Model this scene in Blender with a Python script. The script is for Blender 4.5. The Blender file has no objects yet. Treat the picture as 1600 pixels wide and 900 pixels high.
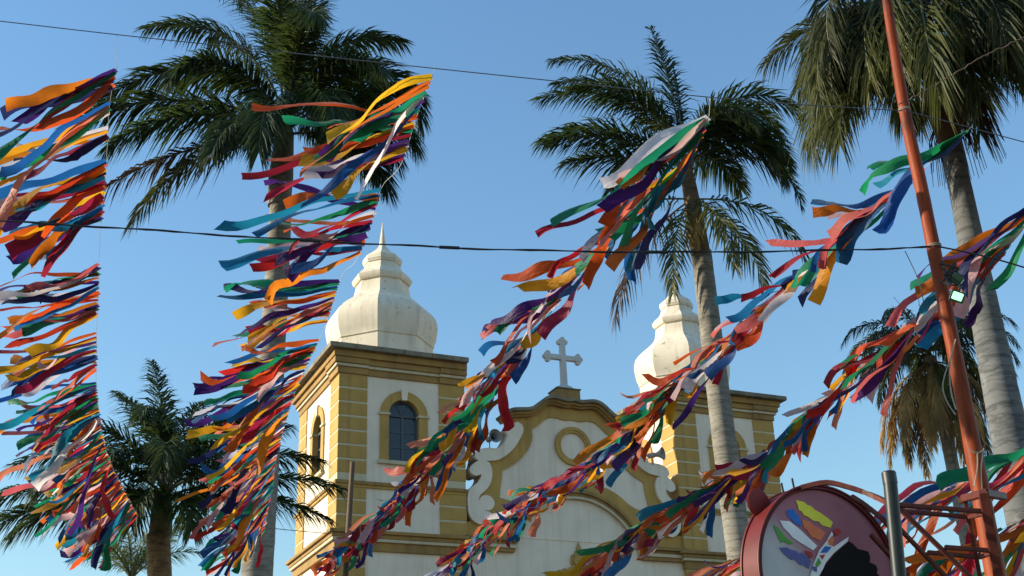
import bpy, bmesh, math, random
from mathutils import Vector, Matrix

R = math.radians
scene = bpy.context.scene
col = scene.collection

# ------------------------------------------------------------------ camera
FPX = 1958.9                       # focal length in pixels of the 1600 px wide photograph
PITCH, ROLL = R(23.80), R(-2.13)
CAM = Vector((0, 0, 1.6))
FW = Vector((0, math.cos(PITCH), math.sin(PITCH)))
_r = Vector((1, 0, 0)); _u = _r.cross(FW)
RT = _r * math.cos(ROLL) + _u * math.sin(ROLL)
UP = RT.cross(FW)
cd = bpy.data.cameras.new('camera')
cd.sensor_width = 36.0
cd.lens = FPX * 36.0 / 1600.0
cd.clip_start = 0.05
cd.clip_end = 5000
camo = bpy.data.objects.new('camera', cd)
col.objects.link(camo)
camo.matrix_world = Matrix(((RT.x, UP.x, -FW.x, CAM.x), (RT.y, UP.y, -FW.y, CAM.y),
                            (RT.z, UP.z, -FW.z, CAM.z), (0, 0, 0, 1)))
scene.camera = camo

# ------------------------------------------------------------------ sky and sun
SUN_AZ, SUN_EL = -91.0, 21.0       # degrees, azimuth clockwise from +Y
world = bpy.data.worlds.new('World')
scene.world = world
world.use_nodes = True
wn, wl = world.node_tree.nodes, world.node_tree.links
sky = wn.new('ShaderNodeTexSky')
sky.sky_type = 'NISHITA'
sky.sun_disc = False
sky.sun_elevation = R(SUN_EL)
sky.sun_rotation = R(SUN_AZ)
sky.altitude = 0
sky.air_density = 1.8
sky.dust_density = 0.0
sky.ozone_density = 6.5
wl.new(sky.outputs[0], wn['Background'].inputs[0])
wn['Background'].inputs[1].default_value = 0.142
sl = bpy.data.lights.new('sun', 'SUN')
sl.energy = 5.0
sl.angle = R(0.53)
sl.color = (1.0, 0.92, 0.72)
so = bpy.data.objects.new('sun', sl)
col.objects.link(so)
sd = Vector((math.sin(R(SUN_AZ)) * math.cos(R(SUN_EL)), math.cos(R(SUN_AZ)) * math.cos(R(SUN_EL)), math.sin(R(SUN_EL))))
so.rotation_euler = sd.to_track_quat('Z', 'Y').to_euler()
so.location = sd * 60
scene.view_settings.view_transform = 'Standard'
scene.view_settings.look = 'None'
scene.view_settings.exposure = 0.64
scene.view_settings.gamma = 1.0
scene.cycles.max_bounces = 8
scene.cycles.transparent_max_bounces = 8


def at(px, py, d):
    """World point seen at photo pixel (px, py), d metres deep along the optical axis."""
    return CAM + (FW + RT * ((px - 800) / FPX) - UP * ((py - 450) / FPX)) * d


def at_y(px, py, y):
    v = FW + RT * ((px - 800) / FPX) - UP * ((py - 450) / FPX)
    return CAM + v * (y / v.y)


# ------------------------------------------------------------------ mesh helpers
class MB:
    def __init__(s):
        s.v, s.f, s.m = [], [], []

    def add(s, vs, fs, m=0):
        o = len(s.v)
        s.v += [tuple(p) for p in vs]
        s.f += [tuple(i + o for i in f) for f in fs]
        s.m += [m] * len(fs)

    def box(s, x0, x1, y0, y1, z0, z1, m=0):
        s.add([(x0, y0, z0), (x1, y0, z0), (x1, y1, z0), (x0, y1, z0), (x0, y0, z1), (x1, y0, z1), (x1, y1, z1), (x0, y1, z1)],
              [(0, 3, 2, 1), (4, 5, 6, 7), (0, 1, 5, 4), (1, 2, 6, 5), (2, 3, 7, 6), (3, 0, 4, 7)], m)

    def bar(s, a, b, w, h=None, up=Vector((0, 0, 1)), m=0):
        a, b = Vector(a), Vector(b)
        h = h or w
        t = (b - a).normalized()
        x = t.cross(up)
        if x.length < 1e-3:
            x = t.cross(Vector((0, 1, 0)))
        x.normalize()
        y = x.cross(t)
        vs = []
        for p in (a, b):
            for sx, sy in ((-1, -1), (1, -1), (1, 1), (-1, 1)):
                vs.append(p + x * sx * w / 2 + y * sy * h / 2)
        s.add(vs, [(0, 1, 2, 3), (7, 6, 5, 4), (0, 4, 5, 1), (1, 5, 6, 2), (2, 6, 7, 3), (3, 7, 4, 0)], m)

    def tube(s, pts, rad, n=8, m=0, cap=True):
        pts = [Vector(p) for p in pts]
        k = len(pts)
        if not isinstance(rad, (list, tuple)):
            rad = [rad] * k
        vs, fs = [], []
        x = None
        for i, p in enumerate(pts):
            t = (pts[min(i + 1, k - 1)] - pts[max(i - 1, 0)]).normalized()
            if x is None:
                x = t.cross(Vector((0.3, 1, 0.2)))
            x = (x - t * x.dot(t)).normalized()
            y = t.cross(x)
            for j in range(n):
                a = 2 * math.pi * j / n
                vs.append(p + (x * math.cos(a) + y * math.sin(a)) * rad[i])
        for i in range(k - 1):
            for j in range(n):
                fs.append((i * n + j, i * n + (j + 1) % n, (i + 1) * n + (j + 1) % n, (i + 1) * n + j))
        if cap:
            fs.append(tuple(range(n))[::-1])
            fs.append(tuple((k - 1) * n + j for j in range(n)))
        s.add(vs, fs, m)

    def plate(s, poly, y0, y1, m=0, fn=None):
        """Outline in (u, z) extruded from depth y0 (front) to y1."""
        fn = fn or (lambda u, d, z: (u, d, z))
        a = sum(poly[i][0] * poly[(i + 1) % len(poly)][1] - poly[(i + 1) % len(poly)][0] * poly[i][1] for i in range(len(poly)))
        if a < 0:
            poly = poly[::-1]
        n = len(poly)
        vs = [fn(u, y0, z) for u, z in poly] + [fn(u, y1, z) for u, z in poly]
        fs = [tuple(range(n)), tuple(range(2 * n - 1, n - 1, -1))]
        for i in range(n):
            j = (i + 1) % n
            fs.append((i, i + n, j + n, j))
        s.add(vs, fs, m)

    def build(s, name, mats, parent=None, smooth=None, loc=None, bevel=0):
        me = bpy.data.meshes.new(name)
        me.from_pydata(s.v, [], s.f)
        mats = mats if isinstance(mats, (list, tuple)) else [mats]
        for m in mats:
            me.materials.append(m)
        if len(mats) > 1:
            me.polygons.foreach_set('material_index', s.m)
        if bevel:
            bm = bmesh.new(); bm.from_mesh(me)
            bmesh.ops.bevel(bm, geom=bm.edges[:], offset=bevel, segments=1, affect='EDGES')
            bm.to_mesh(me); bm.free()
        if smooth is not None:
            me.polygons.foreach_set('use_smooth', [True] * len(me.polygons))
            if smooth < 180:
                me.set_sharp_from_angle(angle=R(smooth))
        me.update()
        o = bpy.data.objects.new(name, me)
        col.objects.link(o)
        if parent:
            o.parent = parent
        if loc is not None:
            o.location = loc
        return o


def empty(name, loc=(0, 0, 0), rz=0.0, parent=None):
    o = bpy.data.objects.new(name, None)
    o.empty_display_size = 0.2
    col.objects.link(o)
    o.location = loc
    o.rotation_euler = (0, 0, rz)
    if parent:
        o.parent = parent
    return o


def tag(o, label, cat, group=None, kind=None):
    if label: o['label'] = label
    if cat: o['category'] = cat
    if group: o['group'] = group
    if kind: o['kind'] = kind
    return o


def link_copy(src, parent, loc=None):
    c = src.copy()
    col.objects.link(c)
    c.parent = parent
    if loc is not None:
        c.location = loc
    return c


def smooth_path(pts, n):
    """Catmull-Rom through points (tuples of any length) -> n samples."""
    k = len(pts)
    out = []
    for i in range(n):
        t = i / (n - 1) * (k - 1)
        j = min(int(t), k - 2)
        f = t - j
        p0, p1, p2, p3 = pts[max(j - 1, 0)], pts[j], pts[j + 1], pts[min(j + 2, k - 1)]
        out.append(tuple(0.5 * (2 * b + (c - a) * f + (2 * a - 5 * b + 4 * c - d) * f * f + (3 * b - a - 3 * c + d) * f ** 3)
                         for a, b, c, d in zip(p0, p1, p2, p3)))
    return out


def lerp_list(L, t):
    t = max(0, min(1, t)) * (len(L) - 1)
    j = min(int(t), len(L) - 2)
    return L[j] + (L[j + 1] - L[j]) * (t - j)


# ------------------------------------------------------------------ materials
def nodes(name):
    m = bpy.data.materials.new(name)
    m.use_nodes = True
    nt = m.node_tree
    return m, nt.nodes, nt.links, nt.nodes['Principled BSDF']


def noise(n, l, scale, detail=4, vec=None, rough=0.55):
    t = n.new('ShaderNodeTexNoise')
    t.inputs['Scale'].default_value = scale
    t.inputs['Detail'].default_value = detail
    t.inputs['Roughness'].default_value = rough
    if vec is not None:
        l.new(vec, t.inputs['Vector'])
    return t


def ramp(n, l, src, stops):
    r = n.new('ShaderNodeValToRGB')
    e = r.color_ramp.elements
    e[0].position, e[0].color = stops[0][0], (*stops[0][1], 1)
    e[1].position, e[1].color = stops[-1][0], (*stops[-1][1], 1)
    for p, c in stops[1:-1]:
        q = e.new(p); q.color = (*c, 1)
    l.new(src, r.inputs[0])
    return r


def mixc(n, l, fac, a, b, mode='MIX'):
    m = n.new('ShaderNodeMix')
    m.data_type = 'RGBA'; m.blend_type = mode
    for val, idx in ((fac, 0), (a, 6), (b, 7)):
        if isinstance(val, (int, float)):
            m.inputs[idx].default_value = val
        elif isinstance(val, tuple):
            m.inputs[idx].default_value = (*val, 1)
        else:
            l.new(val, m.inputs[idx])
    return m.outputs[2]


def coords(n, l, scale=(1, 1, 1), kind='Object'):
    tc = n.new('ShaderNodeTexCoord')
    mp = n.new('ShaderNodeMapping')
    mp.inputs['Scale'].default_value = scale
    l.new(tc.outputs[kind], mp.inputs[0])
    return mp.outputs[0]


def bump(n, l, height, p, strength=0.2, dist=0.01):
    b = n.new('ShaderNodeBump')
    b.inputs['Strength'].default_value = strength
    b.inputs['Distance'].default_value = dist
    l.new(height, b.inputs['Height'])
    l.new(b.outputs[0], p.inputs['Normal'])


def paint(name, c, stain, stain_amt=0.5, rough=0.85, scale=0.8, streak=True, spots=0.0):
    """Limewashed masonry: mottling, vertical rain streaks, optional dark mould spots."""
    m, n, l, p = nodes(name)
    v = coords(n, l)
    a = noise(n, l, scale, 6, v)
    fa = ramp(n, l, a.outputs[0], [(0.35, (0, 0, 0)), (0.75, (stain_amt,) * 3)])
    cc = mixc(n, l, fa.outputs[0], c, stain)
    if streak:
        v2 = coords(n, l, (2.6, 2.6, 0.16))
        s = noise(n, l, 1.6, 5, v2)
        fs = ramp(n, l, s.outputs[0], [(0.5, (0, 0, 0)), (0.78, (stain_amt * 0.9,) * 3)])
        cc = mixc(n, l, fs.outputs[0], cc, tuple(x * 0.8 for x in stain))
    if spots:
        s2 = noise(n, l, 2.3, 8, v, 0.7)
        f2 = ramp(n, l, s2.outputs[0], [(0.61, (0, 0, 0)), (0.66, (spots,) * 3)])
        cc = mixc(n, l, f2.outputs[0], cc, (0.10, 0.09, 0.07))
    l.new(cc, p.inputs['Base Color'])
    p.inputs['Roughness'].default_value = rough
    f = noise(n, l, 22, 6, v)
    bump(n, l, f.outputs[0], p, 0.25, 0.012)
    return m


M = {}
M['white'] = paint('white_limewash', (0.82, 0.69, 0.54), (0.56, 0.46, 0.34), 0.5)
M['ochre'] = paint('ochre_limewash', (0.50, 0.295, 0.072), (0.30, 0.175, 0.052), 0.65)
M['ochre_trim'] = paint('ochre_trim', (0.37, 0.21, 0.056), (0.19, 0.11, 0.040), 0.8)
M['cream'] = paint('cream_joint', (0.58, 0.48, 0.31), (0.40, 0.33, 0.20), 0.5)
M['slab'] = paint('weathered_coping', (0.25, 0.205, 0.13), (0.09, 0.075, 0.055), 0.95, scale=1.6)
M['spire'] = paint('spire_limewash', (0.76, 0.65, 0.50), (0.50, 0.41, 0.30), 0.55, scale=1.1, spots=0.7)
M['stone'] = paint('cross_stone', (0.55, 0.53, 0.50), (0.34, 0.32, 0.30), 0.5, streak=False)


def simple(name, c, rough=0.6, metal=0.0, var=0.25, scale=12, bumps=0.15, spec=0.5):
    m, n, l, p = nodes(name)
    v = coords(n, l)
    a = noise(n, l, scale, 5, v)
    f = ramp(n, l, a.outputs[0], [(0.3, tuple(x * (1 - var) for x in c)), (0.7, tuple(min(1, x * (1 + var)) for x in c))])
    l.new(f.outputs[0], p.inputs['Base Color'])
    p.inputs['Roughness'].default_value = rough
    p.inputs['Metallic'].default_value = metal
    p.inputs['Specular IOR Level'].default_value = spec
    if bumps:
        bump(n, l, a.outputs[0], p, bumps, 0.005)
    return m


M['sash'] = simple('blue_grey_paint', (0.055, 0.075, 0.095), 0.6)
M['glass'] = simple('dark_window_glass', (0.02, 0.025, 0.03), 0.08, bumps=0)
M['roof'] = simple('clay_tile', (0.30, 0.13, 0.07), 0.9)
M['ground'] = simple('cobbled_square', (0.085, 0.075, 0.065), 0.9, scale=3)
M['horn'] = simple('grey_horn', (0.30, 0.29, 0.27), 0.45)
M['horn_dark'] = simple('dark_horn_throat', (0.03, 0.03, 0.03), 0.5)
M['cable'] = simple('black_cable', (0.012, 0.012, 0.014), 0.5)
M['wire'] = simple('grey_wire', (0.10, 0.10, 0.11), 0.5)
M['string'] = simple('pale_string', (0.55, 0.52, 0.48), 0.8)
M['white_flex'] = simple('pale_flex', (0.34, 0.28, 0.20), 0.6)
M['post'] = simple('weathered_wood', (0.13, 0.085, 0.055), 0.9, scale=30, bumps=0.4)
M['pipe'] = simple('grey_pipe', (0.014, 0.017, 0.015), 0.45, spec=0.35)
M['black'] = simple('black_plastic', (0.012, 0.012, 0.012), 0.45)
M['red'] = simple('oxide_red_steel', (0.105, 0.022, 0.013), 0.55, var=0.35, scale=18, spec=0.3)
M['jingle'] = simple('red_jingle', (0.20, 0.014, 0.010), 0.5, var=0.2, bumps=0.05, spec=0.3)
M['drum_red'] = simple('dark_red_enamel', (0.11, 0.009, 0.007), 0.5, scale=6, var=0.3, bumps=0.05, spec=0.3)


def pole_mat():
    m, n, l, p = nodes('orange_painted_timber')
    v = coords(n, l, (1, 1, 0.14))
    a = noise(n, l, 16, 6, v, 0.65)
    f = ramp(n, l, a.outputs[0], [(0.28, (0.08, 0.014, 0.005)), (0.5, (0.235, 0.040, 0.009)), (0.72, (0.32, 0.064, 0.014))])
    v2 = coords(n, l, (1, 1, 0.35))
    k = noise(n, l, 9, 3, v2)
    kf = ramp(n, l, k.outputs[0], [(0.60, (0, 0, 0)), (0.70, (0.85,) * 3)])
    l.new(mixc(n, l, kf.outputs[0], f.outputs[0], (0.075, 0.022, 0.012)), p.inputs['Base Color'])
    p.inputs['Roughness'].default_value = 0.5
    p.inputs['Specular IOR Level'].default_value = 0.15
    bump(n, l, a.outputs[0], p, 0.9, 0.008)
    return m


M['pole'] = pole_mat()


def trunk_mat(name, c1, c2, ringscale=5.0, ring_amt=0.6):
    m, n, l, p = nodes(name)
    v = coords(n, l)
    a = noise(n, l, 3.0, 6, v)
    v2 = coords(n, l, (1.1, 1.1, ringscale * 1.6))
    b = noise(n, l, 1.7, 5, v2, 0.7)
    v3 = coords(n, l, (7, 7, 0.5))
    s = noise(n, l, 1.6, 4, v3)
    base = ramp(n, l, a.outputs[0], [(0.3, c2), (0.7, c1)])
    fr = ramp(n, l, b.outputs[0], [(0.52, (0, 0, 0)), (0.62, (ring_amt,) * 3), (0.7, (0.1,) * 3)])
    cc = mixc(n, l, fr.outputs[0], base.outputs[0], tuple(x * 0.35 for x in c2))
    wv = n.new('ShaderNodeTexWave')
    wv.bands_direction = 'Z'; wv.inputs['Scale'].default_value = ringscale * .55
    wv.inputs['Distortion'].default_value = 6.0; wv.inputs['Detail'].default_value = 3; wv.inputs['Detail Scale'].default_value = 1.6
    l.new(v, wv.inputs['Vector'])
    fw_ = ramp(n, l, wv.outputs[0], [(0.0, (ring_amt * .75,) * 3), (0.05, (ring_amt * .4,) * 3), (0.12, (0, 0, 0))])
    cc = mixc(n, l, fw_.outputs[0], cc, tuple(x * 0.3 for x in c2))
    li = noise(n, l, 6.5, 6, v, .7)
    fl_ = ramp(n, l, li.outputs[0], [(0.56, (0, 0, 0)), (0.66, (0.5,) * 3)])
    cc = mixc(n, l, fl_.outputs[0], cc, tuple(min(1, x * 1.5) for x in c1))
    fs = ramp(n, l, s.outputs[0], [(0.62, (0, 0, 0)), (0.72, (0.45,) * 3)])
    cc = mixc(n, l, fs.outputs[0], cc, tuple(x * 0.5 for x in c2))
    l.new(cc, p.inputs['Base Color'])
    p.inputs['Roughness'].default_value = 0.9
    bump(n, l, b.outputs[0], p, 0.5, 0.02)
    return m


M['trunk'] = trunk_mat('grey_palm_bark', (0.16, 0.158, 0.155), (0.10, 0.098, 0.095))
M['trunk_warm'] = trunk_mat('tan_palm_bark', (0.27, 0.24, 0.195), (0.16, 0.14, 0.112), 6)
M['trunk_brown'] = trunk_mat('brown_palm_bark', (0.36, 0.24, 0.12), (0.17, 0.11, 0.06), 3)
M['fibre'] = trunk_mat('brown_palm_fibre', (0.17, 0.10, 0.045), (0.06, 0.035, 0.018), 1.0)


def leaf_mat(name, c1, c2, trans=0.3, tcol=None):
    m, n, l, p = nodes(name)
    v = coords(n, l)
    a = noise(n, l, 1.7, 4, v)
    oi = n.new('ShaderNodeObjectInfo')
    f = ramp(n, l, a.outputs[0], [(0.35, c1), (0.68, c2)])
    hv = n.new('ShaderNodeHueSaturation')
    mr = n.new('ShaderNodeMapRange')
    mr.inputs[3].default_value = 0.65; mr.inputs[4].default_value = 1.25
    l.new(oi.outputs['Random'], mr.inputs[0]); l.new(mr.outputs[0], hv.inputs['Value'])
    l.new(f.outputs[0], hv.inputs['Color'])
    l.new(hv.outputs[0], p.inputs['Base Color'])
    p.inputs['Roughness'].default_value = 0.5
    p.inputs['Specular IOR Level'].default_value = 0.22
    tr = n.new('ShaderNodeBsdfTranslucent')
    t2 = n.new('ShaderNodeHueSaturation'); t2.inputs['Value'].default_value = 1.9
    l.new(hv.outputs[0], t2.inputs['Color']); l.new(t2.outputs[0], tr.inputs[0])
    mx = n.new('ShaderNodeMixShader'); mx.inputs[0].default_value = trans
    l.new(p.outputs[0], mx.inputs[1]); l.new(tr.outputs[0], mx.inputs[2])
    l.new(mx.outputs[0], n['Material Output'].inputs[0])
    return m


M['leaf'] = leaf_mat('palm_leaf', (0.016, 0.030, 0.008), (0.046, 0.064, 0.014))
M['leaf_olive'] = leaf_mat('olive_palm_leaf', (0.024, 0.032, 0.008), (0.085, 0.084, 0.018))
M['leaf_dead'] = leaf_mat('dead_palm_leaf', (0.19, 0.115, 0.042), (0.44, 0.28, 0.095), 0.3)
M['leaf_dry'] = leaf_mat('dry_palm_leaf', (0.045, 0.028, 0.020), (0.10, 0.06, 0.035), 0.2)
M['leaf_fine'] = leaf_mat('fine_palm_leaf', (0.05, 0.075, 0.02), (0.11, 0.12, 0.04), 0.35)
M['rachis'] = simple('palm_rachis', (0.10, 0.105, 0.040), 0.5, var=0.2)
M['rachis_dead'] = simple('dead_palm_rachis', (0.16, 0.10, 0.05), 0.7, var=0.2)

RIBBON_COLOURS = {
    'green': (0.012, 0.235, 0.105), 'orange': (0.70, 0.150, 0.014), 'red': (0.50, 0.036, 0.018),
    'yellow': (0.80, 0.37, 0.016), 'purple': (0.065, 0.018, 0.150), 'blue': (0.012, 0.105, 0.30),
    'teal': (0.014, 0.215, 0.36), 'pink': (0.70, 0.42, 0.43), 'crimson': (0.30, 0.016, 0.045),
    'coral': (0.68, 0.17, 0.12), 'navy': (0.018, 0.022, 0.095), 'white': (0.74, 0.66, 0.66)}


def ribbon_mat(name, c):
    m, n, l, p = nodes(name + '_ribbon')
    oi = n.new('ShaderNodeObjectInfo')
    hv = n.new('ShaderNodeHueSaturation')
    mr = n.new('ShaderNodeMapRange')
    mr.inputs[3].default_value = 0.78; mr.inputs[4].default_value = 1.18
    l.new(oi.outputs['Random'], mr.inputs[0]); l.new(mr.outputs[0], hv.inputs['Value'])
    v = coords(n, l, (14, 14, 14))
    a = noise(n, l, 1.0, 4, v)
    hv.inputs['Color'].default_value = (*c, 1)
    h2 = n.new('ShaderNodeMath'); h2.operation = 'MULTIPLY'; h2.inputs[1].default_value = 7.31
    h3 = n.new('ShaderNodeMath'); h3.operation = 'FRACT'
    h4 = n.new('ShaderNodeMapRange'); h4.inputs[3].default_value = .482; h4.inputs[4].default_value = .518
    l.new(oi.outputs['Random'], h2.inputs[0]); l.new(h2.outputs[0], h3.inputs[0]); l.new(h3.outputs[0], h4.inputs[0]); l.new(h4.outputs[0], hv.inputs['Hue'])
    f = ramp(n, l, a.outputs[0], [(0.3, (0.82,) * 3), (0.7, (1, 1, 1))])
    cc = mixc(n, l, 1.0, hv.outputs[0], f.outputs[0], 'MULTIPLY')
    l.new(cc, p.inputs['Base Color'])
    p.inputs['Roughness'].default_value = 0.5
    p.inputs['Specular IOR Level'].default_value = 0.35
    p.inputs['Sheen Weight'].default_value = 0.142
    v2 = coords(n, l, (10, 45, 45))
    w = noise(n, l, 1.0, 3, v2)
    bump(n, l, w.outputs[0], p, 0.7, 0.012)
    tr = n.new('ShaderNodeBsdfTranslucent')
    l.new(cc, tr.inputs[0])
    mx = n.new('ShaderNodeMixShader'); mx.inputs[0].default_value = 0.6
    l.new(p.outputs[0], mx.inputs[1]); l.new(tr.outputs[0], mx.inputs[2])
    l.new(mx.outputs[0], n['Material Output'].inputs[0])
    return m


RM = {k: ribbon_mat(k, c) for k, c in RIBBON_COLOURS.items()}

# ------------------------------------------------------------------ ground
g = MB()
g.add([(-1500, -1500, 0), (1500, -1500, 0), (1500, 1500, 0), (-1500, 1500, 0)], [(0, 1, 2, 3)])
tag(g.build('ground', M['ground']), 'paved ground of the church square', None, kind='structure')

# ------------------------------------------------------------------ church
CH_RZ = R(90 - 65.34)
church = empty('church', (-6.63, 44.66, 0), CH_RZ)
tag(church, 'cream and ochre baroque church with two bell towers and scrolled pediment', 'church')
TW, TD, TS = 5.0, 5.61, 14.56          # tower width, depth, second tower offset
ZC, ZB, ZL = 19.09, 13.89, 12.05       # cornice top, band, lower cornice top
AXIS = (TW + TS) / 2                   # symmetry axis of the facade


def arch_pts(cx, zs, r, n=14):
    return [(cx + r * math.cos(math.pi * i / n), zs + r * math.sin(math.pi * i / n)) for i in range(n + 1)]


def arch_wall(mb, u0, u1, z0, z1, cx, h, zb, zs, d0, d1, fn):
    mb.plate([(u0, z0), (cx - h, z0), (cx - h, z1), (u0, z1)], d0, d1, 0, fn)
    mb.plate([(cx + h, z0), (u1, z0), (u1, z1), (cx + h, z1)], d0, d1, 0, fn)
    mb.plate([(cx - h, z0), (cx + h, z0), (cx + h, zb), (cx - h, zb)], d0, d1, 0, fn)
    mb.plate(arch_pts(cx, zs, h) + [(cx - h, z1), (cx + h, z1)], d0, d1, 0, fn)


def window(fn, cx, h, zb, zs):
    """Arched belfry window: surround, keystone, imposts, sill, sash with panes."""
    s = MB()
    inner = [(cx + h - .012, zb)] + arch_pts(cx, zs, h - .012) + [(cx - h + .012, zb)]
    outer = [(cx + h + .33, zb)] + arch_pts(cx, zs, h + .33) + [(cx - h - .33, zb)]
    n = len(inner)
    for i in range(n - 1):
        s.plate([inner[i], inner[i + 1], outer[i + 1], outer[i]], -.06, .30, 0, fn)
    w = s.build('window', M['ochre'], church)
    k = MB()
    k.plate([(cx - .10, zs + h - .05), (cx + .10, zs + h - .05), (cx + .14, zs + h + .40), (cx - .14, zs + h + .40)], -.12, .03, 0, fn)
    k.build('keystone', M['white'], w)
    for sg in (-1, 1):
        i = MB()
        x = sorted((cx + sg * (h - .06), cx + sg * (h + .40)))
        i.plate([(x[0], zs - .06), (x[1], zs - .06), (x[1], zs + .03), (x[0], zs + .03)], -.10, .20, 0, fn)
        i.build('impost', M['cream'], w)
    i = MB()
    i.plate([(cx - h - .42, zb - .14), (cx + h + .42, zb - .14), (cx + h + .42, zb - .002), (cx - h - .42, zb - .002)], -.14, .28, 0, fn)
    i.build('sill', M['cream'], w)
    fr = MB()
    hh = h - .014
    ai = arch_pts(cx, zs, hh - .08)
    ao = arch_pts(cx, zs, hh)
    for q in range(len(ai) - 1):
        fr.plate([ai[q], ai[q + 1], ao[q + 1], ao[q]], .17, .25, 0, fn)
    for sg in (-1, 1):
        x = sorted((cx + sg * (hh - .08), cx + sg * hh))
        fr.plate([(x[0], zb), (x[1], zb), (x[1], zs), (x[0], zs)], .17, .25, 0, fn)
    fr.plate([(cx - .05, zb), (cx + .05, zb), (cx + .05, zs - .04), (cx - .05, zs - .04)], .16, .24, 0, fn)
    fr.plate([(cx - hh, zs - .04), (cx + hh, zs - .04), (cx + hh, zs + .04), (cx - hh, zs + .04)], .15, .245, 0, fn)
    zz = zb
    rows = 3
    for q in range(rows + 1):
        z = zb + (zs - .04 - zb) * q / rows
        if 0 < q < rows:
            fr.plate([(cx - hh, z - .03), (cx + hh, z - .03), (cx + hh, z + .03), (cx - hh, z + .03)], .175, .235, 0, fn)
    for a in (60, 120):
        ca, sa = math.cos(R(a)), math.sin(R(a))
        fr.plate([(cx + ca * .05 - sa * .02, zs + .04), (cx + ca * .05 + sa * .02, zs + .04),
                  (cx + ca * (hh - .04) + sa * .02, zs + sa * (hh - .04)), (cx + ca * (hh - .04) - sa * .02, zs + sa * (hh - .04))], .18, .23, 0, fn)
    fr.build('sash_frame', M['sash'], w)
    for q in range(rows):
        za, zb2 = zb + (zs - .04 - zb) * q / rows, zb + (zs - .04 - zb) * (q + 1) / rows
        for sg in (-1, 1):
            x = sorted((cx + sg * .05, cx + sg * (hh - .04)))
            pn = MB()
            pn.plate([(x[0], za + .03), (x[1], za + .03), (x[1], zb2 - .03), (x[0], zb2 - .03)], .20, .215, 0, fn)
            pn.build('pane', M['glass'], w)
    pn = MB()
    pn.plate(arch_pts(cx, zs + .04, hh - .06), .205, .22, 0, fn)
    pn.build('pane', M['glass'], w)
    return w


quoin_src = {}


def quoins(tower, a0):
    p, W = .05, 1.08
    rows = []
    z = 18.02
    while z - .5 > ZB + .02:
        rows.append((z - .50, z)); z -= .555
    z = ZB - .16
    for _ in range(3):
        rows.append((z - .50, z)); z -= .555
    z = 11.32
    for _ in range(5):
        rows.append((z - .50, z)); z -= .555
    for key, x0, x1, y0, y1 in (('fl', -p, W, -p, W), ('fr', TW - W + .06, TW + p, -p, W), ('bl', -p, W, TD - W, TD + p)):
        for z0, z1 in rows:
            if key not in quoin_src:
                b = MB(); b.box(x0, x1, y0, y1, .012, .488)
                o = b.build('quoin_block', M['ochre'], tower, bevel=.012)
                quoin_src[key] = o
            else:
                o = link_copy(quoin_src[key], tower)
            o.location = (a0, 0, z0)


def ring(mb, a0, ol, orr, of, ob, z0, z1, m=0):
    mb.box(a0 - ol, a0 + TW + orr, -of, TD + ob, z0, z1, m)


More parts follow.
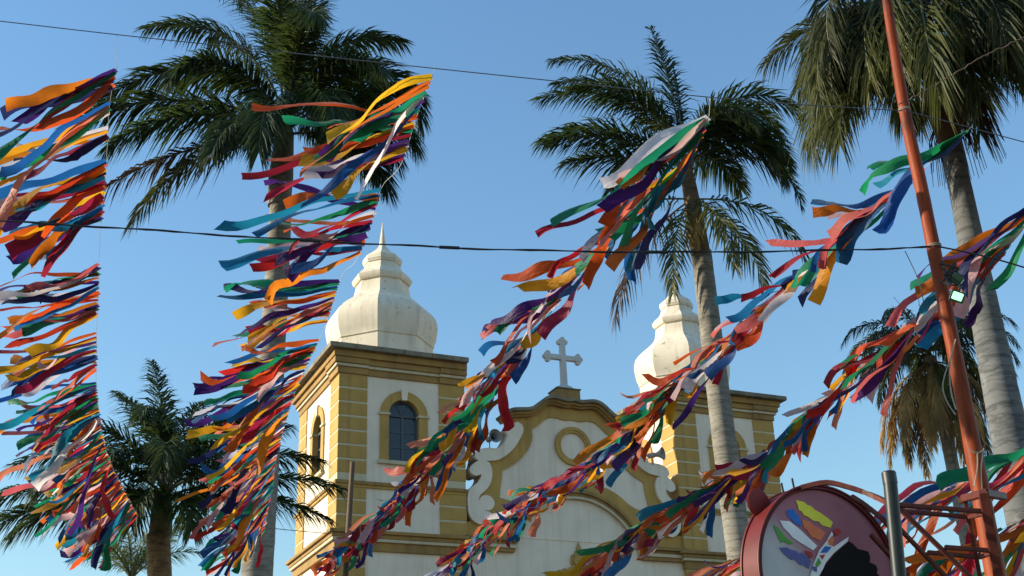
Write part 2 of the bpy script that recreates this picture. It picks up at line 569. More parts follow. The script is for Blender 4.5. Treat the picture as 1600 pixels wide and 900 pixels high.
def build_tower(a0, right_gap):
    h, zb, zs = .62, 14.78, 16.62
    front = lambda u, d, z: (a0 + u, d, z)
    left = lambda u, d, z: (a0 + d, u, z)
    right = lambda u, d, z: (a0 + TW - d, u, z)
    w = MB()
    arch_wall(w, 0, TW, 0, ZC - .1, 2.55, h, zb, zs, 0, .35, front)
    arch_wall(w, .35, TD - .35, 0, ZC - .1, 2.85, h, zb, zs, 0, .35, left)
    arch_wall(w, .35, TD - .35, 0, ZC - .1, 2.85, h, zb, zs, 0, .35, right)
    w.box(a0, a0 + TW, TD - .35, TD, 0, ZC - .1)
    t = w.build('tower', M['white'], church)
    quoins(t, a0)
    # cream pilaster strips behind the quoin blocks
    c = MB()
    for (x0, x1, y0, y1) in ((-.032, 1.07, -.032, 1.07), (TW - 1.01, TW + .032, -.032, 1.07), (-.032, 1.07, TD - 1.07, TD + .032)):
        c.box(a0 + x0, a0 + x1, y0, y1, 8.0, ZC - .3)
    c.build('pilaster_ground', M['cream'], t)
    # main cornice, bottom to top
    for name, o, z0, z1, mt in (('frieze', .07, ZC - 1.05, ZC - .80, 'ochre_trim'), ('cornice_fillet', .15, ZC - .80, ZC - .68, 'cream'),
                                ('cornice_fascia', .22, ZC - .68, ZC - .45, 'ochre_trim'), ('cornice_cyma', .33, ZC - .45, ZC - .19, 'ochre_trim'),
                                ('cornice_slab', .56, ZC - .19, ZC, 'slab')):
        k = MB()
        rg = o if right_gap else min(o, .075)
        if right_gap is None: rg = o
        ring(k, a0, o, rg, o, o, z0, z1)
        if name in ('frieze', 'cornice_fillet', 'cornice_fascia'):
            e = .06
            k.box(a0 - o - e, a0 + 1.08, -o - e, 1.08, z0 + .004, z1 - .004)
            k.box(a0 + TW - 1.02, a0 + TW + rg + .01, -o - e, 1.08, z0 + .004, z1 - .004)
        if name == 'cornice_slab':
            random.seed(int(a0) + 5)
            k = MB()
            x = a0 - o
            xe = a0 + TW + rg
            for q in range(4):                     # front edge in uneven lengths
                x2 = xe if q == 3 else x + (xe - x) / (4 - q) + random.uniform(-.3, .3)
                dz, dy = random.uniform(-.02, .02), random.uniform(-.025, .025)
                k.box(x + .004, x2 - .004, -o + dy, .6, z0, z1 + dz); x = x2
            y = .604
            for q in range(4):
                y2 = TD + o if q == 3 else y + (TD + o - y) / (4 - q) + random.uniform(-.3, .3)
                k.box(a0 - o + random.uniform(-.02, .02), a0 + .6, y, y2 - .006, z0, z1 + random.uniform(-.02, .02)); y = y2
            k.box(a0 + .604, xe, .604, TD + o, z0, z1 - .01)
        k.build(name, M[mt], t, bevel=.012)
    # band between storeys
    k = MB(); ring(k, a0, .13, .06 if not right_gap else .13, .13, .13, ZB - .12, ZB + .01)
    k.build('band_moulding', M['ochre_trim'], t, bevel=.012)
    k = MB(); ring(k, a0, .075, .04 if not right_gap else .075, .075, .075, ZB - .22, ZB - .12)
    k.build('band_fillet', M['ochre'], t)
    # lower cornice
    for name, o, z0, z1, mt in (('lower_cornice_slab', .34, ZL - .12, ZL, 'ochre_trim'), ('lower_cornice_cyma', .24, ZL - .26, ZL - .12, 'ochre_trim'),
                                ('lower_cornice_fillet', .20, ZL - .38, ZL - .26, 'cream'), ('lower_cornice_frieze', .10, ZL - .70, ZL - .38, 'ochre_trim')):
        k = MB(); ring(k, a0, o, .02 if right_gap else .02, o, o, z0, z1)
        k.build(name, M[mt], t, bevel=.01)
    window(front, 2.55, h, zb, zs)
    window(left, 2.85, h, zb, zs)
    if a0 > 1:
        window(right, 2.85, h, zb, zs)
    # spire
    prof = [(19.05, 2.16), (20.30, 2.12), (20.34, 2.17), (20.42, 2.17), (20.60, 2.24), (20.90, 2.30), (21.18, 2.33), (21.42, 2.31), (21.66, 2.22),
            (21.86, 2.05), (22.05, 1.83), (22.22, 1.61), (22.38, 1.41), (22.52, 1.28), (22.56, 1.25), (22.62, 1.21), (22.95, 1.14), (23.16, 1.10),
            (23.18, 1.19), (23.24, 1.23), (23.30, 1.26), (23.42, 1.27), (23.46, 1.22), (23.58, 1.14), (23.72, .96), (23.86, .84), (24.10, .75), (24.12, .80),
            (24.18, .81), (24.22, .84), (24.40, .83), (24.46, .76), (24.62, .55), (24.80, .36), (25.0, .20)]
    s = MB()
    cx, cy = (2.56, TD / 2) if a0 < 1 else (2.46, TD / 2)
    if a0 > 1:
        prof = [(z, r * .95) for z, r in prof]
    K = len(prof)
    for f in range(8):
        a1, a2 = R(22.5 + 45 * f), R(67.5 + 45 * f)
        vs = []
        for z, r in prof:
            vs += [(cx + a0 + r * math.cos(a1), cy + r * math.sin(a1), z), (cx + a0 + r * math.cos(a2), cy + r * math.sin(a2), z)]
        s.add(vs, [(2 * i, 2 * i + 1, 2 * i + 3, 2 * i + 2) for i in range(K - 1)])
    sp = s.build('spire', M['spire'], church, smooth=28)
    s = MB()
    for f in range(8):
        a1, a2 = R(22.5 + 45 * f), R(67.5 + 45 * f)
        vs = []
        for z, r in ((24.98, .215), (25.02, .15), (26.2, .012)):
            vs += [(cx + a0 + r * math.cos(a1), cy + r * math.sin(a1), z), (cx + a0 + r * math.cos(a2), cy + r * math.sin(a2), z)]
        s.add(vs, [(0, 1, 3, 2), (2, 3, 5, 4)])
    s.build('finial', M['spire'], sp)
    return t


build_tower(0.0, False)
build_tower(TS, True)


def mir(p):
    return [(2 * AXIS - x, z) for x, z in p]


def both(left):
    """Left-half open path ending on the axis -> full path, left to right."""
    return left + [q for q in mir(left)[::-1] if abs(q[0] - AXIS) > 1e-6]


def dense(pts, n=48):
    return smooth_path(pts, n)


up_out = [(7.08, 16.73), (6.85, 16.56), (6.80, 16.40), (6.87, 16.23), (6.78, 16.02), (6.61, 15.81), (6.38, 15.66), (6.05, 15.64), (5.72, 15.58), (5.50, 15.42), (5.46, 15.20), (5.60, 15.10)]
up_in = [(6.10, 15.13), (6.43, 15.20), (6.82, 15.44), (7.16, 15.78), (7.42, 16.18), (7.55, 16.50), (7.50, 16.71), (7.32, 16.83)]
lo_out = [(5.72, 15.15), (5.42, 14.99), (5.24, 14.77), (5.26, 14.58), (5.46, 14.48), (5.68, 14.55), (5.66, 14.40), (5.54, 14.22), (5.32, 14.05), (5.17, 13.88), (5.10, 13.63), (5.10, 13.40), (5.13, 13.04), (5.28, 12.76), (5.55, 12.60)]
lo_in = [(5.95, 12.66), (6.10, 12.95), (6.0, 13.10), (5.75, 13.16), (5.56, 13.40), (5.60, 13.70), (5.82, 13.91), (6.02, 14.15), (6.13, 14.46), (6.14, 14.77), (6.04, 15.05)]
cap = [(6.78, 17.20), (7.04, 17.30), (7.35, 17.345), (7.67, 17.38), (7.92, 17.47), (8.12, 17.62), (8.32, 17.79), (8.52, 17.93), (8.72, 18.0), (8.92, 18.02), (9.20, 17.98), (9.48, 17.94), (AXIS, 18.0)]
cap_d = dense(cap, 40)


def drop(path, d):
    out = []
    for i, (x, z) in enumerate(path):
        a, b = path[max(i - 1, 0)], path[min(i + 1, len(path) - 1)]
        tx, tz = b[0] - a[0], b[1] - a[1]
        L = math.hypot(tx, tz) or 1
        out.append((x + tz / L * d, z - tx / L * d))
    return out


# base wall between the towers
uo, lo = dense(up_out, 40), dense(lo_out, 48)
half = [(5.02, 0), (5.02, 12.6)] + lo[::-1] + [(5.9, 15.08)] + uo[::-1][2:] + [(7.1, 17.0)] + drop(cap_d, .2)[4:]
half[-1] = (AXIS, 17.8)
pw = MB()
pw.plate(both(half), .15, .70)
ped = pw.build('pediment', M['white'], church, smooth=25)
# ochre border
A = drop(cap_d, .20)[3:] 
A[-1] = (AXIS, 17.8)
ui, li = dense(up_in, 30), dense(lo_in, 40)
field_t = [(AXIS, 17.18), (9.42, 17.14), (9.10, 17.20), (8.79, 17.18), (8.53, 17.03), (8.26, 16.80), (7.97, 16.62)]
field_l = [(7.97, 16.60), (7.98, 16.22), (7.80, 15.79), (7.48, 15.39), (7.10, 15.08), (6.63, 14.81)]
field_b = [(6.63, 14.81), (6.60, 14.45), (6.53, 14.1), (6.49, 13.78)]
FT, FL, FB = dense(field_t, 24), dense(field_l, 20), dense(field_b, 8)
b1 = A[::-1] + ui[::-1] + [(6.04, 15.05)] + li[::-1][1:24] + FB[::-1] + FL[::-1] + FT[::-1]
for q in (b1, mir(b1)):
    k = MB(); k.plate(q, .085, .16)
    k.build('border_band', M['ochre'], ped)
# great arch with its wings
arc_in = [(7.03, 11.67), (7.20, 12.10), (7.42, 12.55), (7.75, 12.98), (8.11, 13.30), (8.52, 13.57), (9.05, 13.79), (9.45, 13.87), (AXIS, 13.89)]
arc_out = [(6.49, 13.74), (6.95, 13.66), (7.40, 13.86), (7.70, 14.10), (8.02, 14.30), (8.36, 14.44), (8.74, 14.55), (9.2, 14.63), (AXIS, 14.66)]
AI, AO = dense(arc_in, 30), dense(arc_out, 26)
sp = AO + AI[::-1] + [(5.025, 11.67), (5.025, 12.7), (5.28, 12.74), (5.3, 13.2), (5.62, 13.78)]
for q in (sp, mir(sp)):
    k = MB(); k.plate(q, .10, .165)
    k.build('spandrel', M['ochre'], ped)


def offset_strip(path, d0, d1):
    return drop(path, -d0) + drop(path, -d1)[::-1]


AIs = [(a, b) for a, b in AI]
for d0, d1, y, mt, nm in ((0.0, .09, -.02, 'cream', 'arch_fillet'), (.09, .24, .03, 'ochre_trim', 'arch_cavetto'), (.24, .36, -.06, 'ochre_trim', 'arch_roll')):
    q = offset_strip(AIs, d0, d1)
    full = drop(AIs, -d0)
    k = MB()
    o1, o2 = drop(AIs, -d0), drop(AIs, -d1)
    o1[-1] = (AXIS, o1[-1][1]); o2[-1] = (AXIS, o2[-1][1])
    k.plate(both(o1) + both(o2)[::-1], y, .12)
    k.build(nm, M[mt], ped, smooth=25)
for sg in (0, 1):
    for nm, z0, z1, y, mt in (('wing_slab', ZL - .02, ZL + .12, -.16, 'ochre_trim'), ('wing_cyma', ZL - .16, ZL - .02, -.02, 'ochre_trim'),
                              ('wing_fillet', ZL - .28, ZL - .16, -.09, 'cream'), ('wing_frieze', ZL - .42, ZL - .28, -.03, 'ochre_trim')):
        k = MB()
        xe = 7.0 - .0 + (z0 - 11.63) * .35
        q = [(5.025, z0), (xe, z0), (xe + .04, z1), (5.025, z1)]
        k.plate(mir(q) if sg else q, y, .13)
        k.build(nm, M[mt], ped)
# volutes
for flip in (0, 1):
    f = mir if flip else (lambda q: q)
    k = MB(); k.plate(f(uo + [(5.75, 15.09)] + ui), -.03, .72)
    k.build('upper_scroll', M['white'], ped, smooth=25)
    k = MB(); k.plate(f(lo + li), -.05, .74)
    k.build('lower_scroll', M['white'], ped, smooth=25)
    k = MB()
    c = [(5.90 + .33 * math.cos(a * .2618), 13.46 + .30 * math.sin(a * .2618)) for a in range(24)]
    k.plate(f(c), .0, .3)
    k.build('scroll_eye', M['white'], ped, smooth=25)
# coping along the top
for d0, d1, y, yb, mt in ((0, .13, -.34, .95, 'slab'), (.13, .24, -.20, .85, 'ochre_trim'), (.24, .32, -.10, .8, 'ochre_trim')):
    o1, o2 = drop(cap_d, d0), drop(cap_d, d1)
    k = MB()
    k.plate(both(o1[:-1] + [(AXIS, 18.0 - d0)]) + both(o2[:-1] + [(AXIS, 18.0 - d1)])[::-1], y, yb)
    k.build('coping', M[mt], ped, smooth=30)
# oculus ring
k = MB()
for i in range(40):
    a1, a2 = 2 * math.pi * i / 40, 2 * math.pi * (i + 1) / 40
    for r0, r1, y in ((.56, .66, .06), (.66, .80, .03)):
        k.plate([(AXIS + r * math.cos(a), 16.07 + r * math.sin(a)) for r, a in ((r0, a1), (r0, a2), (r1, a2), (r1, a1))], y, .17)
k.build('oculus_ring', M['ochre'], ped)
# thin string course inside the arch
k = MB(); k.box(7.4, 2 * AXIS - 7.4, .125, .16, 12.22, 12.25)
k.build('string_course', M['white'], ped)
# carved crest
k = MB()
cr = [(0, 2.19 + 10), (-.05, 12.0), (-.10, 11.93), (-.06, 11.88), (-.14, 11.82), (-.22, 11.72), (-.34, 11.66), (-.36, 11.5), (-.37, 11.36), (-.30, 11.25), (-.42, 11.22),
      (-.52, 11.12), (-.70, 11.14), (-.80, 11.04), (-.92, 11.08), (-1.05, 10.95), (-1.05, 10.6), (-.9, 10.2), (-.5, 9.8), (0, 9.6)]
k.plate([(AXIS + x, z) for x, z in cr] + [(AXIS - x, z) for x, z in cr[::-1][1:-1]], .04, .16)
k.plate([(AXIS + .30 * math.cos(i * .5236), 11.45 + .24 * math.sin(i * .5236)) for i in range(12)], -.04, .06)
for x, z, r in ((-.2, 11.66, .06), (0, 11.74, .07), (.2, 11.66, .06), (-.55, 10.98, .1), (.55, 10.98, .1), (-.85, 10.9, .09), (.85, 10.9, .09), (0, 11.0, .13)):
    k.plate([(AXIS + x + r * math.cos(i * .785), z + r * math.sin(i * .785)) for i in range(8)], -.02, .05)
k.build('crest', M['ochre'], ped, bevel=.012)
# cross on its pedestal
pc = MB()
cy0 = .42
pc.box(AXIS - .58, AXIS + .48, .10, .90, 17.75, 18.50)
pd = pc.build('cross_pedestal', M['ochre_trim'], church, bevel=.02)
k = MB()
k.box(AXIS - .61, AXIS + .51, .06, .94, 18.50, 18.545)
k.build('pedestal_top', M['slab'], pd)
k = MB()
CX = AXIS - .05
prof = [(.42, 18.545), (.42, 18.62), (.36, 18.70), (.22, 18.76), (.16, 18.82)]
vs, fs = [], []
for r, z in prof:
    for j in range(16):
        vs.append((CX + r * math.cos(j * math.pi / 8), .5 + r * .8 * math.sin(j * math.pi / 8), z))
for i in range(len(prof) - 1):
    for j in range(16):
        fs.append((i * 16 + j, i * 16 + (j + 1) % 16, (i + 1) * 16 + (j + 1) % 16, (i + 1) * 16 + j))
fs.append(tuple(64 + j for j in range(16)))
k.add(vs, fs)
k.build('cross_base', M['stone'], pd, smooth=40)
k = MB()
k.plate([(CX - .13, 18.75), (CX + .13, 18.75), (CX + .105, 20.7), (CX - .105, 20.7)], .40, .60)
k.box(CX - .72, CX + .72, .403, .597, 19.90, 20.11)
lobes = [(CX, 20.82), (CX - .13, 20.70), (CX + .13, 20.70)]
for s_ in (-1, 1):
    lobes += [(CX + s_ * .80, 20.005), (CX + s_ * .70, 20.14), (CX + s_ * .70, 19.87)]
for i, (x, z) in enumerate(lobes):
    k.plate([(x + .115 * math.cos(j * math.pi / 8), z + .115 * math.sin(j * math.pi / 8)) for j in range(16)], .41 + .004 * (i % 3), .59 - .004 * (i % 3))
k.build('cross', M['stone'], church, bevel=.008)
# nave behind the facade
k = MB()
k.box(5.05, TS - .05, .75, 26, 0, 12.6)
nv = k.build('nave', M['white'], church)
k = MB()
k.add([(4.8, .75, 12.6), (TS + .2, .75, 12.6), (AXIS, .75, 15.6), (4.8, 26.3, 12.6), (TS + .2, 26.3, 12.6), (AXIS, 26.3, 15.6)],
      [(0, 1, 2), (5, 4, 3), (0, 2, 5, 3), (2, 1, 4, 5), (0, 3, 4, 1)])
k.build('nave_roof', M['roof'], nv)


# ------------------------------------------------------------------ horn loudspeakers
def horn(a, z, yaw, label):
    base = church.matrix_basis @ Vector((a, -.02, z - .32))
    t = empty('horn_loudspeaker', base, CH_RZ + yaw)
    tag(t, label, 'loudspeaker', 'horn loudspeakers on the church pediment')
    prof = [(.26, -.42), (.25, -.40), (.17, -.30), (.11, -.18), (.08, -.05), (.075, 0)]
    k = MB(); n = 24
    vs = [(r * math.cos(2 * math.pi * j / n), y, .32 + r * math.sin(2 * math.pi * j / n)) for r, y in prof for j in range(n)]
    fs = [(i * n + j, i * n + (j + 1) % n, (i + 1) * n + (j + 1) % n, (i + 1) * n + j) for i in range(len(prof) - 1) for j in range(n)]
    k.add(vs, fs)
    k.build('bell', M['horn'], t, smooth=40)
    k = MB(); k.tube([(0, -.06, .32), (0, .20, .32)], .11, 16); k.tube([(0, .20, .32), (0, .26, .32)], .07, 12)
    k.build('driver', M['horn'], t, smooth=40)
    k = MB(); k.tube([(0, -.34, .32), (0, -.2, .32), (0, -.05, .32)], [.055, .06, .02], 12)
    k.build('reentrant_cone', M['horn_dark'], t, smooth=40)
    k = MB(); k.tube([(.262 * math.cos(2 * math.pi * j / 24), -.42, .32 + .262 * math.sin(2 * math.pi * j / 24)) for j in range(25)], .014, 6)
    k.build('rim', M['horn'], t, smooth=60)
    k = MB(); k.tube([(0, .08, .24), (0, .08, -.06)], .02, 8); k.box(-.1, .1, .0, .16, -.07, -.05)
    k.build('bracket', M['wire'], t)


horn(6.12, 16.02, R(4), 'grey horn loudspeaker on left scroll of the pediment')
horn(13.42, 15.98, R(38), 'grey horn loudspeaker on right scroll, turned toward right bell tower')


# ------------------------------------------------------------------ palms
def frond(parent, base, az, el, L, bend, leaf, n, lm, rm, width=.042, planes=(-18, 12, 42), droop=.35, sway=0, pet=.12, rr=.03, seed=0, name='frond', power=1.25):
    """One feather frond: arching rachis with two ranks of separate leaflets."""
    rnd = random.Random(seed)
    mb = MB()
    S = 26
    pts, tang = [], []
    p = Vector(base)
    for i in range(S + 1):
        s = i / S
        e = R(el - bend * s ** power)
        a = R(az + sway * s)
        t = Vector((math.sin(a) * math.cos(e), math.cos(a) * math.cos(e), math.sin(e)))
        pts.append(p.copy()); tang.append((t, a))
        p = p + t * (L / S)
    mb.tube(pts, [rr * (1 - .88 * i / S) for i in range(S + 1)], 5, 1)
    for i in range(n):
        s0 = pet + (1 - pet) * (i + .5) / n
        prof = (.45 + .55 * min(1, (s0 - pet) / .22)) * (1 - .62 * max(0, (s0 - .45) / .55) ** 1.5)
        for sd_ in (-1, 1):
            s = min(.999, s0 + rnd.uniform(-.5, .5) / n)
            if rnd.random() < .03:
                continue
            k = s * S; j = int(k); f = k - j
            P = pts[j].lerp(pts[min(j + 1, S)], f)
            T, a = tang[j]
            Sd = Vector((math.cos(a), -math.sin(a), 0))
            N = Sd.cross(T)
            ang = R(62 - 36 * s + rnd.uniform(-7, 7))
            pl = R(planes[rnd.randrange(len(planes))] + rnd.uniform(-9, 9))
            D = T * math.cos(ang) + (Sd * sd_ * math.cos(pl) + N * math.sin(pl)) * math.sin(ang)
            l = leaf * prof * rnd.uniform(.86, 1.1)
            g = Vector((0, 0, -1)) * l * droop * rnd.uniform(.7, 1.3)
            m = P + D * l * .5 + g * .22
            q = P + D * l * .93 + g
            Wd = D.cross(N * math.cos(pl) - Sd * sd_ * math.sin(pl))
            Wd = (Wd + T * rnd.uniform(-.4, .4) + N * rnd.uniform(-.5, .5)).normalized() * width * rnd.uniform(.8, 1.15) * (.55 + .45 * prof)
            mb.add([P - Wd * .35, P + Wd * .35, m + Wd * .5, m - Wd * .5, q], [(0, 1, 2, 3), (3, 2, 4)], 0)
    o = mb.build(name, [lm, rm], parent)
    return o


def trunk(parent, p0, p1, r0, r1, mat, rings, seed, swell=None, name='trunk', n=20):
    """Tapered stem from p0 (ground, local) to p1 with leaf-scar rings."""
    rnd = random.Random(seed)
    mb = MB()
    p0, p1 = Vector(p0), Vector(p1)
    pts, rad = [], []
    for i in range(rings + 1):
        s = i / rings
        b = p0.lerp(p1, s)
        b += Vector((math.sin(s * 5 + seed) * .03, math.cos(s * 4 + seed) * .03, 0))
        r = r0 + (r1 - r0) * s
        if swell:
            r *= 1 + swell * math.exp(-((s - .55) / .25) ** 2)
        r *= 1 + rnd.uniform(-.012, .012)
        pts.append(b); rad.append(r)
        pts.append(b + (p1 - p0) * (.16 / rings)); rad.append(r * 1.008)
    mb.tube(pts, rad, n)
    return mb.build(name, mat, parent, smooth=180)


def palm_root(name, top, low, label, cat='palm tree', group='palms around the church square'):
    """top / low: world points on the stem; the stem is carried down to the ground."""
    d = top - low
    b = low - d * (low.z / d.z)
    o = empty(name, (b.x, b.y, 0))
    tag(o, label, cat, group)
    return o, Vector((0, 0, -.05)), top - o.location


# left royal palm
top = at(436, 318, 22.0); low = at_y(404, 895, top.y)
pl, b0, t0 = palm_root('palm_tree', top, low, 'tall royal palm with grey trunk rising left of the church')
trunk(pl, b0, t0, .27, .19, M['trunk_warm'], 70, 3, .06)
k = MB(); k.tube([t0 - Vector((0, 0, .05)), t0 + Vector((0.01, 0, .5)), t0 + Vector((.04, 0, 1.4)), t0 + Vector((.06, 0, 1.9))], [.20, .22, .17, .06], 16)
k.build('crownshaft', M['trunk_warm'], pl, smooth=60)
FR1 = [(-86, 52, 4.0, 100), (-97, 24, 3.9, 62), (-72, 70, 4.4, 70), (-50, 80, 4.8, 50), (-122, 4, 3.4, 62),
       (5, 85, 4.8, 20), (-20, 84, 4.8, 35), (30, 84, 4.4, 26), (62, 78, 3.3, 80), (80, 68, 3.6, 172), (88, 38, 2.5, 62), (99, 26, 2.9, 108), (118, 8, 3.0, 92), (150, 10, 3.2, 100), (178, 0, 3.3, 90),
       (40, 30, 2.4, 80), (160, 55, 3.2, 120), (-165, -12, 3.1, 55), (128, 45, 2.7, 110), (180, 72, 3.8, 110), (118, -14, 2.9, 60), (-140, 40, 2.8, 110)]
c0 = t0 + Vector((0.06, 0, 1.65))
for i, (az, el, L, bd) in enumerate(FR1):
    frond(pl, c0 + Vector((math.sin(R(az)) * .08, math.cos(R(az)) * .08, (el - 30) * .006)), az, el, L, bd, .84, 220, M['leaf'], M['rachis'], width=.036, seed=i, planes=(-28, -8, 14, 36), droop=.45)
frond(pl, c0 - Vector((0, 0, .25)), -103, -10, 4.0, 42, .46, 120, M['leaf_dry'], M['rachis_dead'], seed=40, droop=.9)
frond(pl, c0 - Vector((0, 0, .25)), -128, -24, 3.7, 46, .70, 140, M['leaf_olive'], M['rachis'], seed=41, droop=.6)

# middle palm in front of the right bell tower
top = at(1095, 395, 18.0); low = at_y(1156, 845, top.y)
pm, b0, t0 = palm_root('palm_tree', top, low, 'slender leaning palm standing before the right bell tower')
trunk(pm, b0, t0, .185, .145, M['trunk_warm'], 60, 8, .04)
ctop = at_y(1072, 262, top.y) - pm.location
k = MB(); k.tube([t0 - Vector((0, 0, .05)), t0.lerp(ctop, .35), t0.lerp(ctop, .75), ctop], [.140, .130, .11, .09], 16)
k.build('crownshaft', M['fibre'], pm, smooth=60)
FR2 = [(-64, 80, 3.0, 70), (-30, 87, 2.4, 18), (-80, 70, 2.5, 86), (-68, 78, 2.6, 80), (-110, 70, 2.0, 100), (-88, 48, 2.1, 78), (-96, 36, 2.0, 60), (-104, 18, 1.7, 45),
       (65, 72, 1.9, 130), (82, 64, 1.85, 150), (92, 56, 1.8, 160), (98, 44, 1.6, 140), (112, 68, 1.8, 165), (0, 62, 1.7, 70), (150, 50, 1.6, 125), (40, 50, 1.6, 100), (-35, 45, 1.7, 75), (105, 76, 2.1, 150)]
for i, (az, el, L, bd) in enumerate(FR2):
    frond(pm, ctop + Vector((math.sin(R(az)) * .04, math.cos(R(az)) * .04, (el - 40) * .004)), az, el, L * 1.12, bd, .60, 140, M['leaf'], M['rachis'], width=.027, seed=60 + i, rr=.02, droop=.45)
cl = t0.lerp(ctop, .62)
frond(pm, ctop - Vector((0, 0, .1)), 88, 35, 2.2, 130, .40, 60, M['leaf'], M['rachis'], width=.03, seed=80, pet=.3, rr=.018)
frond(pm, cl, -112, -38, 2.5, 42, .48, 70, M['leaf_dry'], M['rachis_dead'], width=.028, seed=81, droop=.9, rr=.016)
frond(pm, cl, -118, -8, 1.9, 52, .40, 64, M['leaf_olive'], M['rachis'], width=.03, seed=82, droop=.5, rr=.016)
frond(pm, cl, -150, -42, 2.2, 44, .42, 60, M['leaf_olive'], M['rachis'], width=.03, seed=83, droop=.6, rr=.016)
frond(pm, cl, 165, -30, 2.1, 58, .40, 64, M['leaf_olive'], M['rachis'], width=.03, seed=84, droop=.6, rr=.016)
frond(pm, cl, 115, -12, 2.2, 72, .44, 64, M['leaf'], M['rachis'], width=.03, seed=85, droop=.6, rr=.016)
frond(pm, cl, 60, -15, 1.8, 70, .44, 60, M['leaf'], M['rachis'], width=.03, seed=86, droop=.6, rr=.016)
frond(pm, cl - Vector((0, 0, .1)), -165, -50, .9, 38, .25, 40, M['leaf_dead'], M['rachis_dead'], width=.03, seed=87, droop=.9, rr=.014)
frond(pm, ctop, -5, 87, 1.9, 4, .10, 60, M['leaf'], M['rachis'], width=.03, seed=88, rr=.018, name='spear_leaf', droop=0)

# big palm at upper right
top = at(1484, 225, 12.0); low = at_y(1594, 735, top.y)
pr, b0, t0 = palm_root('palm_tree', top, low, 'thick grey palm trunk behind the orange pole with drooping crown')
trunk(pr, b0, t0, .19, .098, M['trunk'], 56, 15, .22, n=28)
cr_ = at_y(1474, 104, top.y) - pr.location
k = MB(); k.tube([t0 - Vector((0, 0, .08)), t0 + Vector((0, 0, .1)), t0.lerp(cr_, .4), t0.lerp(cr_, .8), cr_ + Vector((0, 0, .3))], [.097, .115, .19, .19, .08], 18)
k.build('fibre_boot', M['fibre'], pr, smooth=60)
FR3 = []
rnd = random.Random(77)
for az in (-92, -98, -104, -112, -84, -118, -124, -130, -138, -146, -155, -165, -175, 176, 166, 156, 146, 136, 126, 116, 108, 100, 94, 86, 78):
    e = rnd.uniform(34, 62)
    FR3.append((az, e, rnd.uniform(2.15, 2.6) - (.70 if -110 < az < -76 else .20 if -118 < az < -70 else -.30 if -156 < az < -118 else 0), e + rnd.uniform(98, 118)))
for az in (-64, -40, -15, 10, 30, 55, 70):
    FR3.append((az, rnd.uniform(60, 78), 2.0, 120))
for az in (-100, -122, -142, -168, 172, 150, 128, 104, -112, 116):
    e = rnd.uniform(5, 22)
    FR3.append((az, e, rnd.uniform(1.7, 2.2), e + rnd.uniform(82, 92)))
for i, (az, el, L, bd) in enumerate(FR3):
    frond(pr, cr_ + Vector((math.sin(R(az)) * .12, math.cos(R(az)) * .12, (el - 40) * .004)), az, el, L, bd, .56, 120, M['leaf_olive'], M['rachis'], width=.022, seed=100 + i, droop=.7, rr=.024, power=.95)
for i in range(7):
    k = MB()
    rnd = random.Random(300 + i)
    az = R(-150 + i * 48)
    P0 = t0.lerp(cr_, .35 + rnd.uniform(0, .3))
    for q in range(26):
        a2 = az + rnd.uniform(-.3, .3)
        L = rnd.uniform(.25, .6)
        d = Vector((math.sin(a2), math.cos(a2), 0))
        k.tube([P0 + d * .2, P0 + d * (.2 + .3 * L) - Vector((0, 0, .25 * L)), P0 + d * (.2 + .42 * L) - Vector((0, 0, .95 * L))], [.007, .006, .003], 3)
    k.build('fruit_stalk', M['fibre'], pr)

# small ragged palm at right, behind the big trunk
top = at(1452, 560, 21.0); low = at_y(1497, 775, top.y)
ps, b0, t0 = palm_root('palm_tree', top, low, 'small ragged palm with brown hanging skirt between pole and drum sign')
trunk(ps, b0, t0, .125, .10, M['trunk_warm'], 50, 22)
for i in range(26):
    az = -180 + i * 360 / 26 + (i * 37 % 11)
    el = (58, 38, 20)[i % 3]
    frond(ps, t0 + Vector((0, 0, .12)), az, el, (1.75, 1.7, 1.55)[i % 3], (120, 112, 98)[i % 3], .34, 95, M['leaf_olive'], M['rachis'], width=.020, seed=400 + i, droop=.75, rr=.016, pet=.16)
for i in range(24):
    az = -180 + i * 360 / 24 + (i * 53 % 17)
    frond(ps, t0 - Vector((0, 0, .05 + .02 * (i % 4))), az, -8 - 12 * (i % 3), 1.55 + .12 * (i % 4), 76 - 10 * (i % 3), .30, 90, M['leaf_dead'] if i % 4 else M['leaf_olive'], M['rachis_dead'],
          width=.024, seed=440 + i, droop=.9, rr=.014, pet=.2, power=.6, name='dead_frond')
for i in range(6):
    frond(ps, t0 + Vector((0, 0, .15)), -160 + i * 60, 76 - 3 * i, 1.0 + .08 * i, 20, .05, 24, M['leaf_dry'], M['rachis'], width=.012, seed=470 + i, rr=.012, name='bare_stalk')

